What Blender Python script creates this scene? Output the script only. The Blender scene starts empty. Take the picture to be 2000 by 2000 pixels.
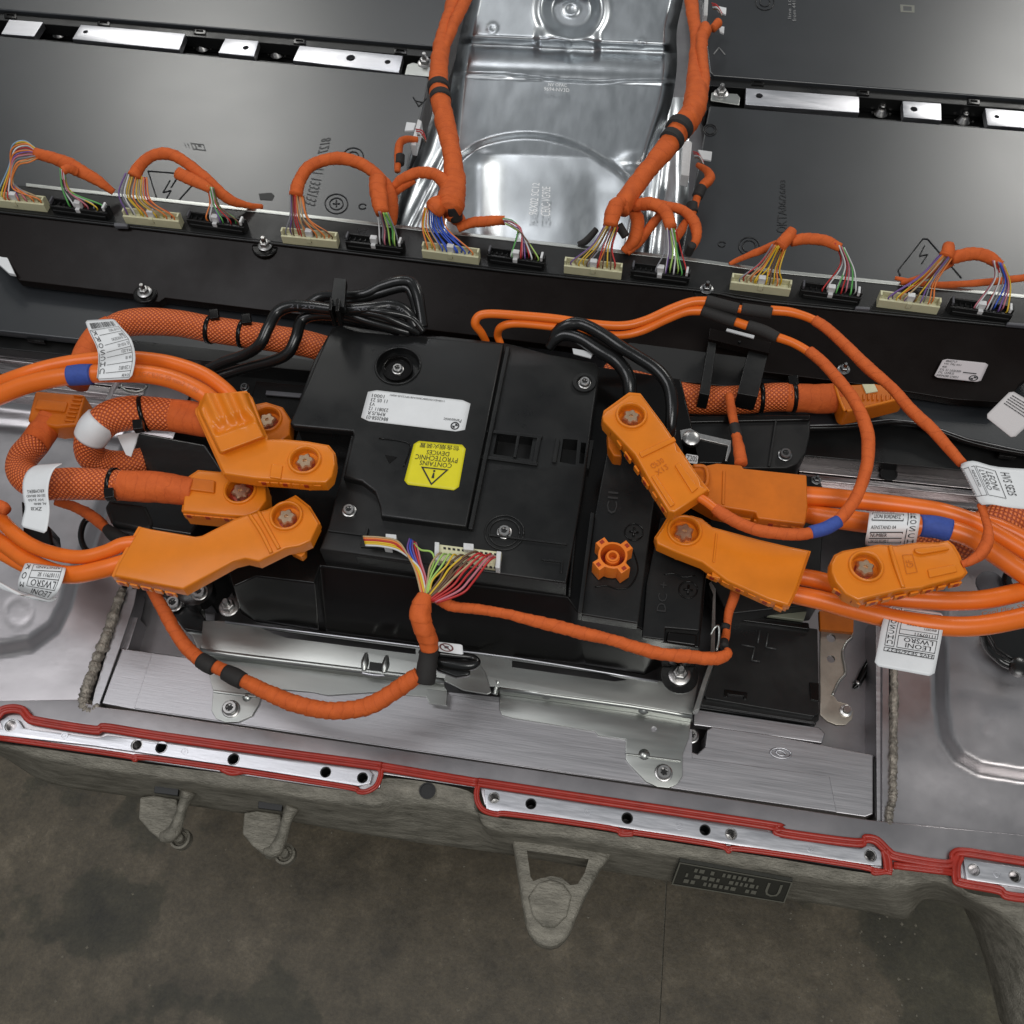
import bpy, bmesh, math, random
from mathutils import Vector, Matrix, noise
from mathutils.geometry import tessellate_polygon
R = random.Random(7)
C = bpy.context.scene.collection
# ------------------------------------------------------------------ camera
FOC = 2057.0
def nv(*a): return Vector(a).normalized()
Yc = nv(690, -3850, FOC)
Xc = nv(20800, 2630, -FOC); Xc = (Xc - Yc * Xc.dot(Yc)).normalized()
Zc = Xc.cross(Yc)
RIGHT = Vector((Xc.x, Yc.x, Zc.x)); DOWN = Vector((Xc.y, Yc.y, Zc.y)); FWD = Vector((Xc.z, Yc.z, Zc.z))
DIST = 1.30
CAM = -DIST * FWD
def P(x, y, z=0.0):
    """world point on the horizontal plane at height z that the photograph shows at (x, y)"""
    d = RIGHT * (x - 1000) + DOWN * (y - 1000) + FWD * FOC
    t = (z - CAM.z) / d.z
    return CAM + d * t
def PX(n, x, y, z=0.0):
    """length in metres of n photograph pixels at that point"""
    return n * (P(x, y, z) - CAM).dot(FWD) / FOC
cd = bpy.data.cameras.new('camera'); cam = bpy.data.objects.new('camera', cd); C.objects.link(cam)
m = Matrix((RIGHT, -DOWN, -FWD)).transposed().to_4x4(); m.translation = CAM
cam.matrix_world = m; cd.sensor_width = 36; cd.lens = FOC / 2000 * 36; cd.clip_end = 100; cd.clip_start = .01
bpy.context.scene.camera = cam
# ------------------------------------------------------------------ light
sc = bpy.context.scene
w = bpy.data.worlds.new('World'); sc.world = w; w.use_nodes = True
bg = w.node_tree.nodes['Background']; bg.inputs[0].default_value = (.90, .96, 1.0, 1); bg.inputs[1].default_value = .21
sc.view_settings.view_transform = 'Standard'; sc.view_settings.look = 'None'; sc.view_settings.exposure = 0; sc.view_settings.gamma = 1
def area(name, loc, sx, sy, power, col=(1, .97, .9), tgt=None, rz=0):
    l = bpy.data.lights.new(name, 'AREA'); l.shape = 'RECTANGLE'; l.size = sx; l.size_y = sy; l.energy = power; l.color = col
    o = bpy.data.objects.new(name, l); C.objects.link(o); o.location = loc
    if tgt is not None:
        o.rotation_euler = (Vector(tgt) - Vector(loc)).to_track_quat('-Z', 'Y').to_euler()
    else: o.rotation_euler = (0, 0, rz)
    return o
def refl(x, y, zc, z=.045):
    """where the ceiling at height zc is mirrored in the level lid at (x, y)"""
    p = P(x, y, z); d = (p - CAM).normalized(); d.z = -d.z
    return p + d * ((zc - z) / d.z)
HC = 3.2
a = refl(430, 215, HC); area('ceiling_lamp', a, .9, 1.5, 54, (1, .99, .945))
a = refl(2150, 230, HC); area('ceiling_lamp', a, 1.2, 2.0, 105, (1, .985, .94))
a = refl(930, 360, HC, .1); area('ceiling_lamp', a, .5, 1.4, 13, (.97, .98, 1))
area('ceiling_lamp', (-1.7, -.5, HC), 1.6, 1.6, 34, (.98, .98, 1))
area('ceiling_lamp', (1.0, -1.6, HC), 1.7, 1.3, 58, (1, .99, .96))
# ------------------------------------------------------------------ materials
MATS = {}
def mat(name, col, rough=.5, metal=0.0, spec=.5, bump=0.0, bscale=200, var=0.0, vscale=20, coat=0, stretch=None, rvar=0.0, col2=None, aniso=0):
    if name in MATS: return MATS[name]
    m = bpy.data.materials.new(name); m.use_nodes = True; nt = m.node_tree; N = nt.nodes; L = nt.links
    b = N['Principled BSDF']; b.inputs['Base Color'].default_value = (*col, 1); b.inputs['Roughness'].default_value = rough
    b.inputs['Metallic'].default_value = metal; b.inputs['Specular IOR Level'].default_value = spec
    if coat: b.inputs['Coat Weight'].default_value = coat; b.inputs['Coat Roughness'].default_value = .15
    geo = N.new('ShaderNodeNewGeometry'); mp = N.new('ShaderNodeMapping'); L.new(geo.outputs['Position'], mp.inputs[0])
    if stretch: mp.inputs['Scale'].default_value = stretch
    if var or rvar:
        n = N.new('ShaderNodeTexNoise'); n.inputs['Scale'].default_value = vscale; n.inputs['Detail'].default_value = 6; n.inputs['Roughness'].default_value = .62
        L.new(mp.outputs[0], n.inputs['Vector'])
        if var:
            cr = N.new('ShaderNodeMapRange'); cr.inputs[1].default_value = .3; cr.inputs[2].default_value = .7
            L.new(n.outputs[0], cr.inputs[0])
            mx = N.new('ShaderNodeMix'); mx.data_type = 'RGBA'; L.new(cr.outputs[0], mx.inputs[0])
            c2 = col2 or tuple(min(1, c * (1 + var)) for c in col); c1 = tuple(c * (1 - var) for c in col) if not col2 else col
            mx.inputs[6].default_value = (*c1, 1); mx.inputs[7].default_value = (*c2, 1); L.new(mx.outputs[2], b.inputs['Base Color'])
        if rvar:
            rr = N.new('ShaderNodeMapRange'); rr.inputs[1].default_value = .3; rr.inputs[2].default_value = .7; rr.inputs[3].default_value = rough - rvar; rr.inputs[4].default_value = rough + rvar
            L.new(n.outputs[0], rr.inputs[0]); L.new(rr.outputs[0], b.inputs['Roughness'])
    if bump:
        n2 = N.new('ShaderNodeTexNoise'); n2.inputs['Scale'].default_value = bscale; n2.inputs['Detail'].default_value = 4
        L.new(mp.outputs[0], n2.inputs['Vector']); bp = N.new('ShaderNodeBump'); bp.inputs['Strength'].default_value = bump; bp.inputs['Distance'].default_value = .002
        L.new(n2.outputs[0], bp.inputs['Height']); L.new(bp.outputs[0], b.inputs['Normal'])
    MATS[name] = m; return m
M_black = mat('black_plastic', (.0075, .0078, .0082), .36, spec=.36, bump=.05, bscale=900, rvar=.13, vscale=11, var=.45, col2=(.0115, .0115, .011))
M_blackg = mat('gloss_black_plastic', (.0055, .005, .0048), .20, spec=.26, bump=.04, bscale=60, rvar=.08, vscale=14)
M_plate = mat('dark_film_plate', (.0065, .0042, .0036), .28, spec=.12, bump=.05, bscale=30, rvar=.07, vscale=12)
M_rubber = mat('black_rubber', (.007, .007, .007), .25, spec=.5, bump=.1, bscale=120)
M_tapeb = mat('black_cloth_tape', (.018, .016, .015), .75, bump=.3, bscale=900)
M_mod = mat('satin_charcoal_lid', (.018, .020, .023), .31, spec=.86, bump=.015, bscale=30, var=.12, vscale=8, rvar=.012)
M_moddark = mat('embossed_line', (.01, .01, .011), .4, spec=.5)  # raised marks darker than the lid, their shading put into the colour
M_gap = mat('dark_gap', (.006, .006, .006), .5)
M_alu = mat('brushed_aluminium', (.46, .45, .465), .42, metal=1, bump=.05, bscale=50, stretch=(.6, 14, 14), var=.06, vscale=20, rvar=.05)
M_alub = mat('milled_aluminium', (.60, .60, .63), .38, metal=1, bump=.04, bscale=60, stretch=(1, 8, 8), var=.06, vscale=30, rvar=.06)
M_sheet = mat('pressed_aluminium', (.50, .475, .485), .35, metal=1, bump=.06, bscale=60, var=.12, vscale=7, rvar=.07)
M_cover = mat('pressed_silver_cover', (.50, .525, .545), .31, metal=1, bump=.012, bscale=40, var=.06, vscale=40, rvar=.035, stretch=(2.0, .6, 1))
M_zinc = mat('zinc_steel', (.42, .43, .41), .34, metal=1, bump=.03, bscale=40, var=.08, vscale=20, rvar=.05, stretch=(.3, 2, 2))
M_bolt = mat('bolt_steel', (.46, .45, .44), .33, metal=1, var=.2, vscale=300)
M_bronze = mat('brass_screw', (.60, .42, .28), .32, metal=.85, var=.15, vscale=200)
M_cast = mat('dirty_casting', (.105, .097, .076), .55, metal=.25, spec=.5, bump=.9, bscale=520, var=.5, vscale=90, col2=(.27, .25, .205), stretch=(.35, 1, 1.6))
M_weld = mat('weld_bead', (.30, .27, .23), .55, metal=.7, bump=.9, bscale=420, var=.5, vscale=160)
M_hv = mat('orange_plastic', (.70, .192, .008), .33, spec=.45, bump=.03, bscale=500, var=.06, vscale=30)
M_hvd = mat('amber_plastic', (.56, .135, .004), .42, spec=.4, bump=.04, bscale=300, var=.12, vscale=30)
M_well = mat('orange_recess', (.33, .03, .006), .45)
M_cable = mat('orange_cable', (.78, .158, .014), .34, spec=.45, bump=.03, bscale=200, var=.05, vscale=40)
M_red = mat('red_sealing_rubber', (.34, .027, .016), .34, spec=.45, bump=.05, bscale=200, var=.15, vscale=60)
M_white = mat('white_label_paper', (.72, .73, .74), .45, var=.03, vscale=60)
M_yellow = mat('yellow_label', (.70, .62, .01), .42, var=.04, vscale=50)
M_ink = mat('black_ink', (.012, .012, .014), .5)
M_inkg = mat('grey_ink', (.09, .09, .1), .5)
M_cream = mat('cream_plastic', (.60, .58, .38), .45, var=.05, vscale=120)
M_clear = mat('milky_plastic', (.62, .62, .62), .3, var=.08, vscale=300)
M_blue = mat('blue_tape', (.035, .075, .33), .65, bump=.25, bscale=1200, var=.12, vscale=200)
M_beige = mat('tinted_bracket', (.36, .32, .27), .38, metal=.7, var=.15, vscale=60)
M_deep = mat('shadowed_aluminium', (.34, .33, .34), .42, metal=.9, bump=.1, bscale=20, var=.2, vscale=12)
M_ledge = mat('pale_green_strip', (.22, .23, .17), .4)
WC = {k: mat('wire_' + k, v, .4) for k, v in dict(red=(.45, .02, .02), blue=(.03, .09, .5), lightblue=(.2, .32, .45), yellow=(.65, .42, .02), white=(.6, .6, .6), green=(.10, .38, .09), lime=(.35, .55, .12),
      purple=(.16, .08, .28), orange=(.7, .2, .04), brown=(.12, .06, .03), black=(.02, .02, .02), grey=(.22, .22, .24), pink=(.5, .16, .2), tan=(.42, .30, .16)).items()}
def braid_mat():
    m = bpy.data.materials.new('orange_braid'); m.use_nodes = True; nt = m.node_tree; N = nt.nodes; L = nt.links; b = N['Principled BSDF']
    uv = N.new('ShaderNodeUVMap'); uv.uv_map = 'UVMap'; s = N.new('ShaderNodeSeparateXYZ'); L.new(uv.outputs[0], s.inputs[0])
    def mt(op, a, bb=None, c=None):
        n = N.new('ShaderNodeMath'); n.operation = op
        for i, v in enumerate((a, bb, c)):
            if v is None: continue
            if isinstance(v, (int, float)): n.inputs[i].default_value = v
            else: L.new(v, n.inputs[i])
        return n.outputs[0]
    lx = mt('MULTIPLY', s.outputs[0], 2 * math.pi / .0058); vy = mt('MULTIPLY', s.outputs[1], 2 * math.pi * 20)
    a = mt('MULTIPLY_ADD', mt('COSINE', mt('ADD', lx, vy)), .5, .5); c = mt('MULTIPLY_ADD', mt('COSINE', mt('SUBTRACT', lx, vy)), .5, .5)
    h = mt('POWER', mt('MULTIPLY', a, c), .55)
    fine = mt('MULTIPLY_ADD', mt('SINE', mt('MULTIPLY', s.outputs[0], 2 * math.pi / .0016)), .06, h)
    mx = N.new('ShaderNodeMix'); mx.data_type = 'RGBA'; L.new(h, mx.inputs[0]); mx.inputs[6].default_value = (.36, .042, .008, 1); mx.inputs[7].default_value = (.98, .25, .06, 1)
    L.new(mx.outputs[2], b.inputs['Base Color']); bp = N.new('ShaderNodeBump'); bp.inputs['Strength'].default_value = .9; bp.inputs['Distance'].default_value = .0014
    L.new(fine, bp.inputs['Height']); L.new(bp.outputs[0], b.inputs['Normal']); b.inputs['Roughness'].default_value = .45
    return m
M_braid = braid_mat()
def tape_mat():
    m = mat('orange_cloth_tape', (.60, .095, .016), .72, spec=.3); nt = m.node_tree; N = nt.nodes; L = nt.links; b = N['Principled BSDF']
    uv = N.new('ShaderNodeUVMap'); uv.uv_map = 'UVMap'; s = N.new('ShaderNodeSeparateXYZ'); L.new(uv.outputs[0], s.inputs[0])
    def mt(op, a, bb=None, c=None):
        n = N.new('ShaderNodeMath'); n.operation = op
        for i, v in enumerate((a, bb, c)):
            if v is None: continue
            if isinstance(v, (int, float)): n.inputs[i].default_value = v
            else: L.new(v, n.inputs[i])
        return n.outputs[0]
    g = N.new('ShaderNodeNewGeometry'); nz = N.new('ShaderNodeTexNoise'); nz.inputs['Scale'].default_value = 34; nz.inputs['Detail'].default_value = 3; L.new(g.outputs['Position'], nz.inputs['Vector'])
    ph = mt('ADD', mt('ADD', mt('MULTIPLY', s.outputs[0], 1 / .0125), s.outputs[1]), mt('MULTIPLY', nz.outputs[0], 2.2)); f = mt('FRACT', ph)
    edge = mt('SMOOTHSTEP', f, 0.0) if 0 else mt('MINIMUM', mt('MULTIPLY', f, 14.0), 1.0)
    fib = N.new('ShaderNodeTexNoise'); fib.inputs['Scale'].default_value = 900; fib.inputs['Detail'].default_value = 3; L.new(g.outputs['Position'], fib.inputs['Vector'])
    n3 = N.new('ShaderNodeTexNoise'); n3.inputs['Scale'].default_value = 75; n3.inputs['Detail'].default_value = 4; L.new(g.outputs['Position'], n3.inputs['Vector'])
    val = mt('MULTIPLY_ADD', edge, .22, mt('ADD', mt('MULTIPLY', n3.outputs[0], .55), mt('MULTIPLY', fib.outputs[0], .35)))
    mx = N.new('ShaderNodeMix'); mx.data_type = 'RGBA'; L.new(val, mx.inputs[0]); mx.inputs[6].default_value = (.30, .038, .008, 1); mx.inputs[7].default_value = (.74, .150, .028, 1); L.new(mx.outputs[2], b.inputs['Base Color'])
    bp = N.new('ShaderNodeBump'); bp.inputs['Strength'].default_value = .8; bp.inputs['Distance'].default_value = .0009
    hgt = mt('ADD', mt('MULTIPLY', f, .8), mt('ADD', mt('MULTIPLY', fib.outputs[0], .35), mt('MULTIPLY', n3.outputs[0], 2.4))); L.new(hgt, bp.inputs['Height']); L.new(bp.outputs[0], b.inputs['Normal'])
    return m
def floor_mat():
    m = bpy.data.materials.new('stained_concrete'); m.use_nodes = True; nt = m.node_tree; N = nt.nodes; L = nt.links; b = N['Principled BSDF']
    g = N.new('ShaderNodeNewGeometry')
    def ns(sc_, det=6, ro=.6):
        n = N.new('ShaderNodeTexNoise'); n.inputs['Scale'].default_value = sc_; n.inputs['Detail'].default_value = det; n.inputs['Roughness'].default_value = ro; L.new(g.outputs['Position'], n.inputs['Vector']); return n.outputs[0]
    def rmp(src, stops):
        r = N.new('ShaderNodeValToRGB'); e = r.color_ramp.elements
        while len(e) < len(stops): e.new(.5)
        for i, (p, c) in enumerate(stops): e[i].position = p; e[i].color = (*c, 1)
        L.new(src, r.inputs[0]); return r.outputs[0]
    base = rmp(ns(11, 13, .74), [(.30, (.030, .024, .015)), (.43, (.062, .050, .032)), (.56, (.090, .072, .047)), (.72, (.165, .135, .095))])
    stain = rmp(ns(2.7, 7, .55), [(.40, (.48, .53, .48)), (.455, (.62, .66, .60)), (.468, (.98, .98, .97)), (1, (1.08, 1.08, 1.08))])
    mx = N.new('ShaderNodeMix'); mx.data_type = 'RGBA'; mx.blend_type = 'MULTIPLY'; mx.inputs[0].default_value = 1; L.new(base, mx.inputs[6]); L.new(stain, mx.inputs[7])
    sp = rmp(ns(130, 3, .5), [(.0, (.75, .75, .75)), (.4, (1, 1, 1)), (.70, (1.05, 1.05, 1.05)), (.80, (1.5, 1.5, 1.45))])
    gr = rmp(ns(210, 5, .8), [(.30, (.62, .62, .62)), (.5, (1, 1, 1)), (.7, (1.35, 1.35, 1.3))]); mg = N.new('ShaderNodeMix'); mg.data_type = 'RGBA'; mg.blend_type = 'MULTIPLY'; mg.inputs[0].default_value = .9; L.new(sp, mg.inputs[6]); L.new(gr, mg.inputs[7]); sp = mg.outputs[2]
    mx2 = N.new('ShaderNodeMix'); mx2.data_type = 'RGBA'; mx2.blend_type = 'MULTIPLY'; mx2.inputs[0].default_value = 1; L.new(mx.outputs[2], mx2.inputs[6]); L.new(sp, mx2.inputs[7])
    L.new(mx2.outputs[2], b.inputs['Base Color']); bp = N.new('ShaderNodeBump'); bp.inputs['Strength'].default_value = .25; bp.inputs['Distance'].default_value = .004
    L.new(ns(60, 8, .7), bp.inputs['Height']); L.new(bp.outputs[0], b.inputs['Normal']); b.inputs['Roughness'].default_value = .5; b.inputs['Specular IOR Level'].default_value = .4
    return m
M_floor = floor_mat(); M_tape = tape_mat()
# ------------------------------------------------------------------ object helpers
ORG = {}
def mesh_obj(name, verts, faces, m, parent=None, smooth=False, uvs=None, bevel=0, seg=2):
    if parent is None:
        lo = [min(v[i] for v in verts) for i in range(3)]; hi = [max(v[i] for v in verts) for i in range(3)]
        org = Vector(((lo[0] + hi[0]) / 2, (lo[1] + hi[1]) / 2, lo[2]))
    else: org = ORG[parent.name]
    me = bpy.data.meshes.new(name); me.from_pydata([tuple(Vector(v) - org) for v in verts], [], faces)
    me.materials.append(m)
    if uvs:
        ul = me.uv_layers.new(name='UVMap'); k = 0
        for p in me.polygons:
            for li in p.loop_indices: ul.data[li].uv = uvs[k]; k += 1
    if smooth:
        for p in me.polygons: p.use_smooth = True
    me.update(); o = bpy.data.objects.new(name, me); C.objects.link(o)
    if parent is None: o.location = org
    else: o.parent = parent
    ORG[o.name] = org
    if bevel:
        b = o.modifiers.new('bevel', 'BEVEL'); b.width = bevel; b.segments = seg; b.limit_method = 'ANGLE'; b.angle_limit = math.radians(35); b.harden_normals = False
        for p in me.polygons: p.use_smooth = True
        wn = o.modifiers.new('wn', 'WEIGHTED_NORMAL')
    return o
def tag(o, label=None, cat=None, group=None, kind=None):
    if label: o['label'] = label
    if cat: o['category'] = cat
    if group: o['group'] = group
    if kind: o['kind'] = kind
    return o
def thing(name, label, cat, loc, group=None):
    o = bpy.data.objects.new(name, None); o.empty_display_size = .02; C.objects.link(o); o.location = loc; ORG[o.name] = Vector(loc)
    return tag(o, label, cat, group)
def struct(o): o['kind'] = 'structure'; return o
def cr(pts, n):
    """Catmull-Rom through points of any dimension, n steps a span"""
    if len(pts) < 3: 
        return [tuple(a + (b - a) * i / n for a, b in zip(pts[0], pts[-1])) for i in range(n + 1)]
    q = [tuple(2 * a - b for a, b in zip(pts[0], pts[1]))] + list(pts) + [tuple(2 * a - b for a, b in zip(pts[-1], pts[-2]))]
    out = []
    for k in range(1, len(q) - 2):
        p0, p1, p2, p3 = q[k - 1:k + 3]
        for i in range(n):
            t = i / n; out.append(tuple(.5 * (2 * b + (c - a) * t + (2 * a - 5 * b + 4 * c - d) * t * t + (3 * b - a - 3 * c + d) * t ** 3) for a, b, c, d in zip(p0, p1, p2, p3)))
    out.append(tuple(pts[-1])); return out
def sweep(name, cs, rad, m, parent=None, sides=14, rough=0, spiral=0, flat=1.0):
    """round tube along world points cs with radius rad (number or list)"""
    cs = [Vector(c) for c in cs]; n = len(cs); rad = rad if isinstance(rad, list) else [rad] * n
    T = [(cs[min(i + 1, n - 1)] - cs[max(i - 1, 0)]).normalized() for i in range(n)]
    up = Vector((0, 0, 1)); N0 = T[0].cross(up)
    if N0.length < .1: N0 = T[0].cross(Vector((0, 1, 0)))
    N0.normalize(); V = []; F = []; U = []; s = 0; ss = []; seed = R.random() * 50
    for i in range(n):
        if i: s += (cs[i] - cs[i - 1]).length; N0 = (N0 - T[i] * N0.dot(T[i])).normalized()
        ss.append(s); B = T[i].cross(N0)
        for k in range(sides):
            a = 2 * math.pi * k / sides; r = rad[i]
            if rough: r *= 1 + rough * (noise.noise(Vector((s * 60 + seed, math.cos(a) * 1.2, math.sin(a) * 1.2))) + .6 * noise.noise(Vector((s * 22 + seed, math.cos(a) * .8, 5))))
            if spiral: r *= 1 + spiral * (((s / (rad[i] * 1.15) + a / (2 * math.pi) + .35 * noise.noise(Vector((s * 25, seed, 0)))) % 1.0) - .5)
            V.append(cs[i] + N0 * math.cos(a) * r + B * math.sin(a) * r * flat)
    for i in range(n - 1):
        for k in range(sides):
            k2 = (k + 1) % sides; F.append((i * sides + k, i * sides + k2, (i + 1) * sides + k2, (i + 1) * sides + k))
            U += [(ss[i], k / sides), (ss[i], (k + 1) / sides), (ss[i + 1], (k + 1) / sides), (ss[i + 1], k / sides)]
    F.append(tuple(range(sides - 1, -1, -1))); F.append(tuple((n - 1) * sides + k for k in range(sides))); U += [(0, 0)] * (2 * sides)
    o = mesh_obj(name, V, F, m, parent, True, U); return o
def tube(name, pts, rpx, m, parent=None, n=8, **kw):
    """pts: (x, y, z[, r]) read off the photograph, z the height in metres, radius in photograph pixels"""
    pp = [(p[0], p[1], p[2], p[3] if len(p) > 3 else rpx) for p in pts]
    c = cr(pp, n); return sweep(name, [P(*q[:3]) for q in c], [max(.0003, PX(q[3], *q[:3])) for q in c], m, parent, **kw)
def prism(name, out, z, h, m, parent=None, holes=(), bevel=.0012, seg=2, world=False, grow=0):
    """slab whose top outline is traced at height z (or z per point) and that is h thick"""
    def loop(pl): return [Vector(p) if world else P(p[0], p[1], p[2] if len(p) > 2 else z) for p in pl]
    L = [loop(out)] + [loop(hh) for hh in holes]
    def area2(l): return sum(l[i].x * l[(i + 1) % len(l)].y - l[(i + 1) % len(l)].x * l[i].y for i in range(len(l)))
    for i, l in enumerate(L):
        if (area2(l) < 0) == (i == 0): l.reverse()
    if holes and bevel:      # rounded rim built as rings, so the pierced top stays truly flat
        n0 = len(L[0]); l = L[0]; ins = []
        for i in range(n0):
            a, b, c = l[i - 1], l[i], l[(i + 1) % n0]; d1 = (b - a).to_2d().normalized(); d2 = (c - b).to_2d().normalized()
            n1 = Vector((-d1.y, d1.x)); n2 = Vector((-d2.y, d2.x)); q = n1 + n2; q = q / max(.35, q.dot(n1)); ins.append(q)
        rings = []
        for k in range(4):
            t = k / 3 * math.pi / 2; rings.append([Vector((p.x + q.x * bevel * (1 - math.cos(t)), p.y + q.y * bevel * (1 - math.cos(t)), p.z - bevel * (1 - math.sin(t)))) for p, q in zip(l, ins)])
        cen = sum(l, Vector()) / n0
        V = [Vector((p.x + (p.x - cen.x) * grow, p.y + (p.y - cen.y) * grow, p.z - h)) for p in l] + [p for r_ in rings for p in r_]; F = []; NF = []
        for k in range(4):
            for i in range(n0): j = (i + 1) % n0; F.append((k * n0 + i, k * n0 + j, (k + 1) * n0 + j, (k + 1) * n0 + i))
        b0 = 4 * n0; top = rings[3] + [v for hl in L[1:] for v in hl]; nt = len(V); V += [v for hl in L[1:] for v in hl]
        def ix(i): return b0 + i if i < n0 else nt + i - n0
        for t in tessellate_polygon([[Vector((v.x, v.y, 0)) for v in r_] for r_ in [rings[3]] + L[1:]]):
            a, b, c = (top[i] for i in t); cw = (b.x - a.x) * (c.y - a.y) - (c.x - a.x) * (b.y - a.y) < 0; NF.append(tuple(ix(i) for i in (reversed(t) if cw else t)))
        k0 = nt
        for hl in L[1:]:
            m0 = len(V); V += [Vector((v.x, v.y, v.z - h)) for v in hl]; m_ = len(hl)
            for i in range(m_): j = (i + 1) % m_; F.append((k0 + i, m0 + i, m0 + j, k0 + j))
            k0 += m_
        ns = len(F); o = mesh_obj(name, V, F + NF, m, parent, True)
        for p in o.data.polygons:
            if p.index >= ns: p.use_smooth = False
        o.data.set_sharp_from_angle(angle=math.radians(42)); return o
    tris = tessellate_polygon([[Vector((v.x, v.y, 0)) for v in l] for l in L]); top = [v for l in L for v in l]; n = len(top)
    cen = sum(L[0], Vector()) / len(L[0])
    bot = [Vector((v.x + (v.x - cen.x) * grow, v.y + (v.y - cen.y) * grow, v.z - h)) for v in top]
    F = []
    if len(L) == 1: F = [tuple(range(n)), tuple(n + i for i in reversed(range(n)))]
    else:
        for t in tris:
            a, b, c = (top[i] for i in t); cw = (b.x - a.x) * (c.y - a.y) - (c.x - a.x) * (b.y - a.y) < 0
            t = tuple(reversed(t)) if cw else tuple(t); F.append(t); F.append(tuple(n + i for i in reversed(t)))
    k = 0
    for l in L:
        for i in range(len(l)):
            a, b = k + i, k + (i + 1) % len(l); F.append((a, n + a, n + b, b))
        k += len(l)
    return mesh_obj(name, top + bot, F, m, parent, bevel=bevel, seg=seg)
def circ(x, y, r, z=0, n=20, sq=1.0):
    """pixel outline of a level circle of radius r px"""
    c = P(x, y, z); rr = PX(r, x, y, z); out = []
    for k in range(n):
        a = 2 * math.pi * k / n; q = c + Vector((math.cos(a) * rr, math.sin(a) * rr * sq, 0)) - CAM
        out.append((1000 + q.dot(RIGHT) / q.dot(FWD) * FOC, 1000 + q.dot(DOWN) / q.dot(FWD) * FOC))
    return out
def lathe(name, c, prof, m, parent=None, n=24, sx=1, smooth=True, bevel=0):
    """prof: (radius, height) list around the upright axis at world point c"""
    V = []; F = []; c = Vector(c)
    for r, h in prof:
        for k in range(n):
            a = 2 * math.pi * k / n; V.append(c + Vector((math.cos(a) * r, math.sin(a) * r, h)))
    for i in range(len(prof) - 1):
        for k in range(n): k2 = (k + 1) % n; F.append((i * n + k, i * n + k2, (i + 1) * n + k2, (i + 1) * n + k))
    F.append(tuple(reversed(range(n)))); F.append(tuple((len(prof) - 1) * n + k for k in range(n)))
    o = mesh_obj(name, V, F, m, parent, smooth and not bevel, bevel=bevel)
    if smooth and not bevel:
        for p in o.data.polygons: p.use_smooth = True
        try: o.data.set_sharp_from_angle(angle=math.radians(40))
        except Exception: pass
    return o
def star(name, c, r1, r2, h, m, parent=None, n=6):
    c = Vector(c); ring = []
    for k in range(n * 4):
        a = 2 * math.pi * k / (n * 4) + .4; q = (r2, (r1 + r2) / 2, r1, (r1 + r2) / 2)[k % 4]; ring.append(Vector((math.cos(a) * q, math.sin(a) * q, 0)))
    V = [c + v for v in ring] + [c + v + Vector((0, 0, h * .8)) for v in ring] + [c + v * .82 + Vector((0, 0, h)) for v in ring] + [c + v.normalized() * r1 * .3 + Vector((0, 0, h)) for v in ring] + [c + v.normalized() * r1 * .22 + Vector((0, 0, h * .7)) for v in ring]; k = len(ring); F = []
    for j in range(4):
        for i in range(k): i2 = (i + 1) % k; F.append((j * k + i, j * k + i2, (j + 1) * k + i2, (j + 1) * k + i))
    F.append(tuple(4 * k + i for i in range(k)))
    return mesh_obj(name, V, F, m, parent)
# surfaces F(u, v) -> world point
def quadF(c):
    c = [P(*q) if not isinstance(q, Vector) else q for q in c]
    return lambda u, v: (c[0] * (1 - u) + c[1] * u) * (1 - v) + (c[3] * (1 - u) + c[2] * u) * v
def rowsF(rows):
    """rows of (x0, y0, z0, x1, y1, z1) from v=0 to v=1"""
    def f(u, v):
        n = len(rows) - 1; t = max(0, min(n - 1e-6, v * n)); i = int(t); t -= i
        rr = [rows[max(0, min(n, k))] for k in (i - 1, i, i + 1, i + 2)]
        r = [.5 * (2 * b + (c - a) * t + (2 * a - 5 * b + 4 * c - d) * t * t + (3 * b - a - 3 * c + d) * t ** 3) for a, b, c, d in zip(*rr)]
        return P(r[0], r[1], r[2]) * (1 - u) + P(r[3], r[4], r[5]) * u
    return f
def nrm(F, u, v):
    e = .01; a = F(min(1, u + e), v) - F(max(0, u - e), v); b = F(u, min(1, v + e)) - F(u, max(0, v - e)); n = a.cross(b)
    n = n.normalized() if n.length > 1e-12 else Vector((0, 0, 1))
    return n if n.dot(CAM - F(u, v)) > 0 else -n
def sheet(name, F, m, parent=None, nu=6, nv=6, th=.0006, rc=.06):
    V = []; Fc = []
    if rc: nu = max(nu, 12); nv = max(nv, 12)
    for s in (0, 1):
        for j in range(nv + 1):
            for i in range(nu + 1):
                u, v = i / nu, j / nv
                if rc:   # corners nipped off round
                    if v in (0, 1) and u in (0, 1): u = 1 / nu * .7 if u == 0 else 1 - 1 / nu * .7; v = .022 if v == 0 else .978
                V.append(F(u, v) - nrm(F, u, v) * th * s)
    n = (nu + 1) * (nv + 1); q = lambda i, j, s=0: s * n + j * (nu + 1) + i
    for j in range(nv):
        for i in range(nu): Fc.append((q(i, j), q(i + 1, j), q(i + 1, j + 1), q(i, j + 1))); Fc.append((q(i, j, 1), q(i, j + 1, 1), q(i + 1, j + 1, 1), q(i + 1, j, 1)))
    for i in range(nu): Fc.append((q(i, 0), q(i, 0, 1), q(i + 1, 0, 1), q(i + 1, 0))); Fc.append((q(i, nv), q(i + 1, nv), q(i + 1, nv, 1), q(i, nv, 1)))
    for j in range(nv): Fc.append((q(0, j), q(0, j + 1), q(0, j + 1, 1), q(0, j, 1))); Fc.append((q(nu, j), q(nu, j, 1), q(nu, j + 1, 1), q(nu, j + 1)))
    return mesh_obj(name, V, Fc, m, parent, nv > 2)
TXT = {}
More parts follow.
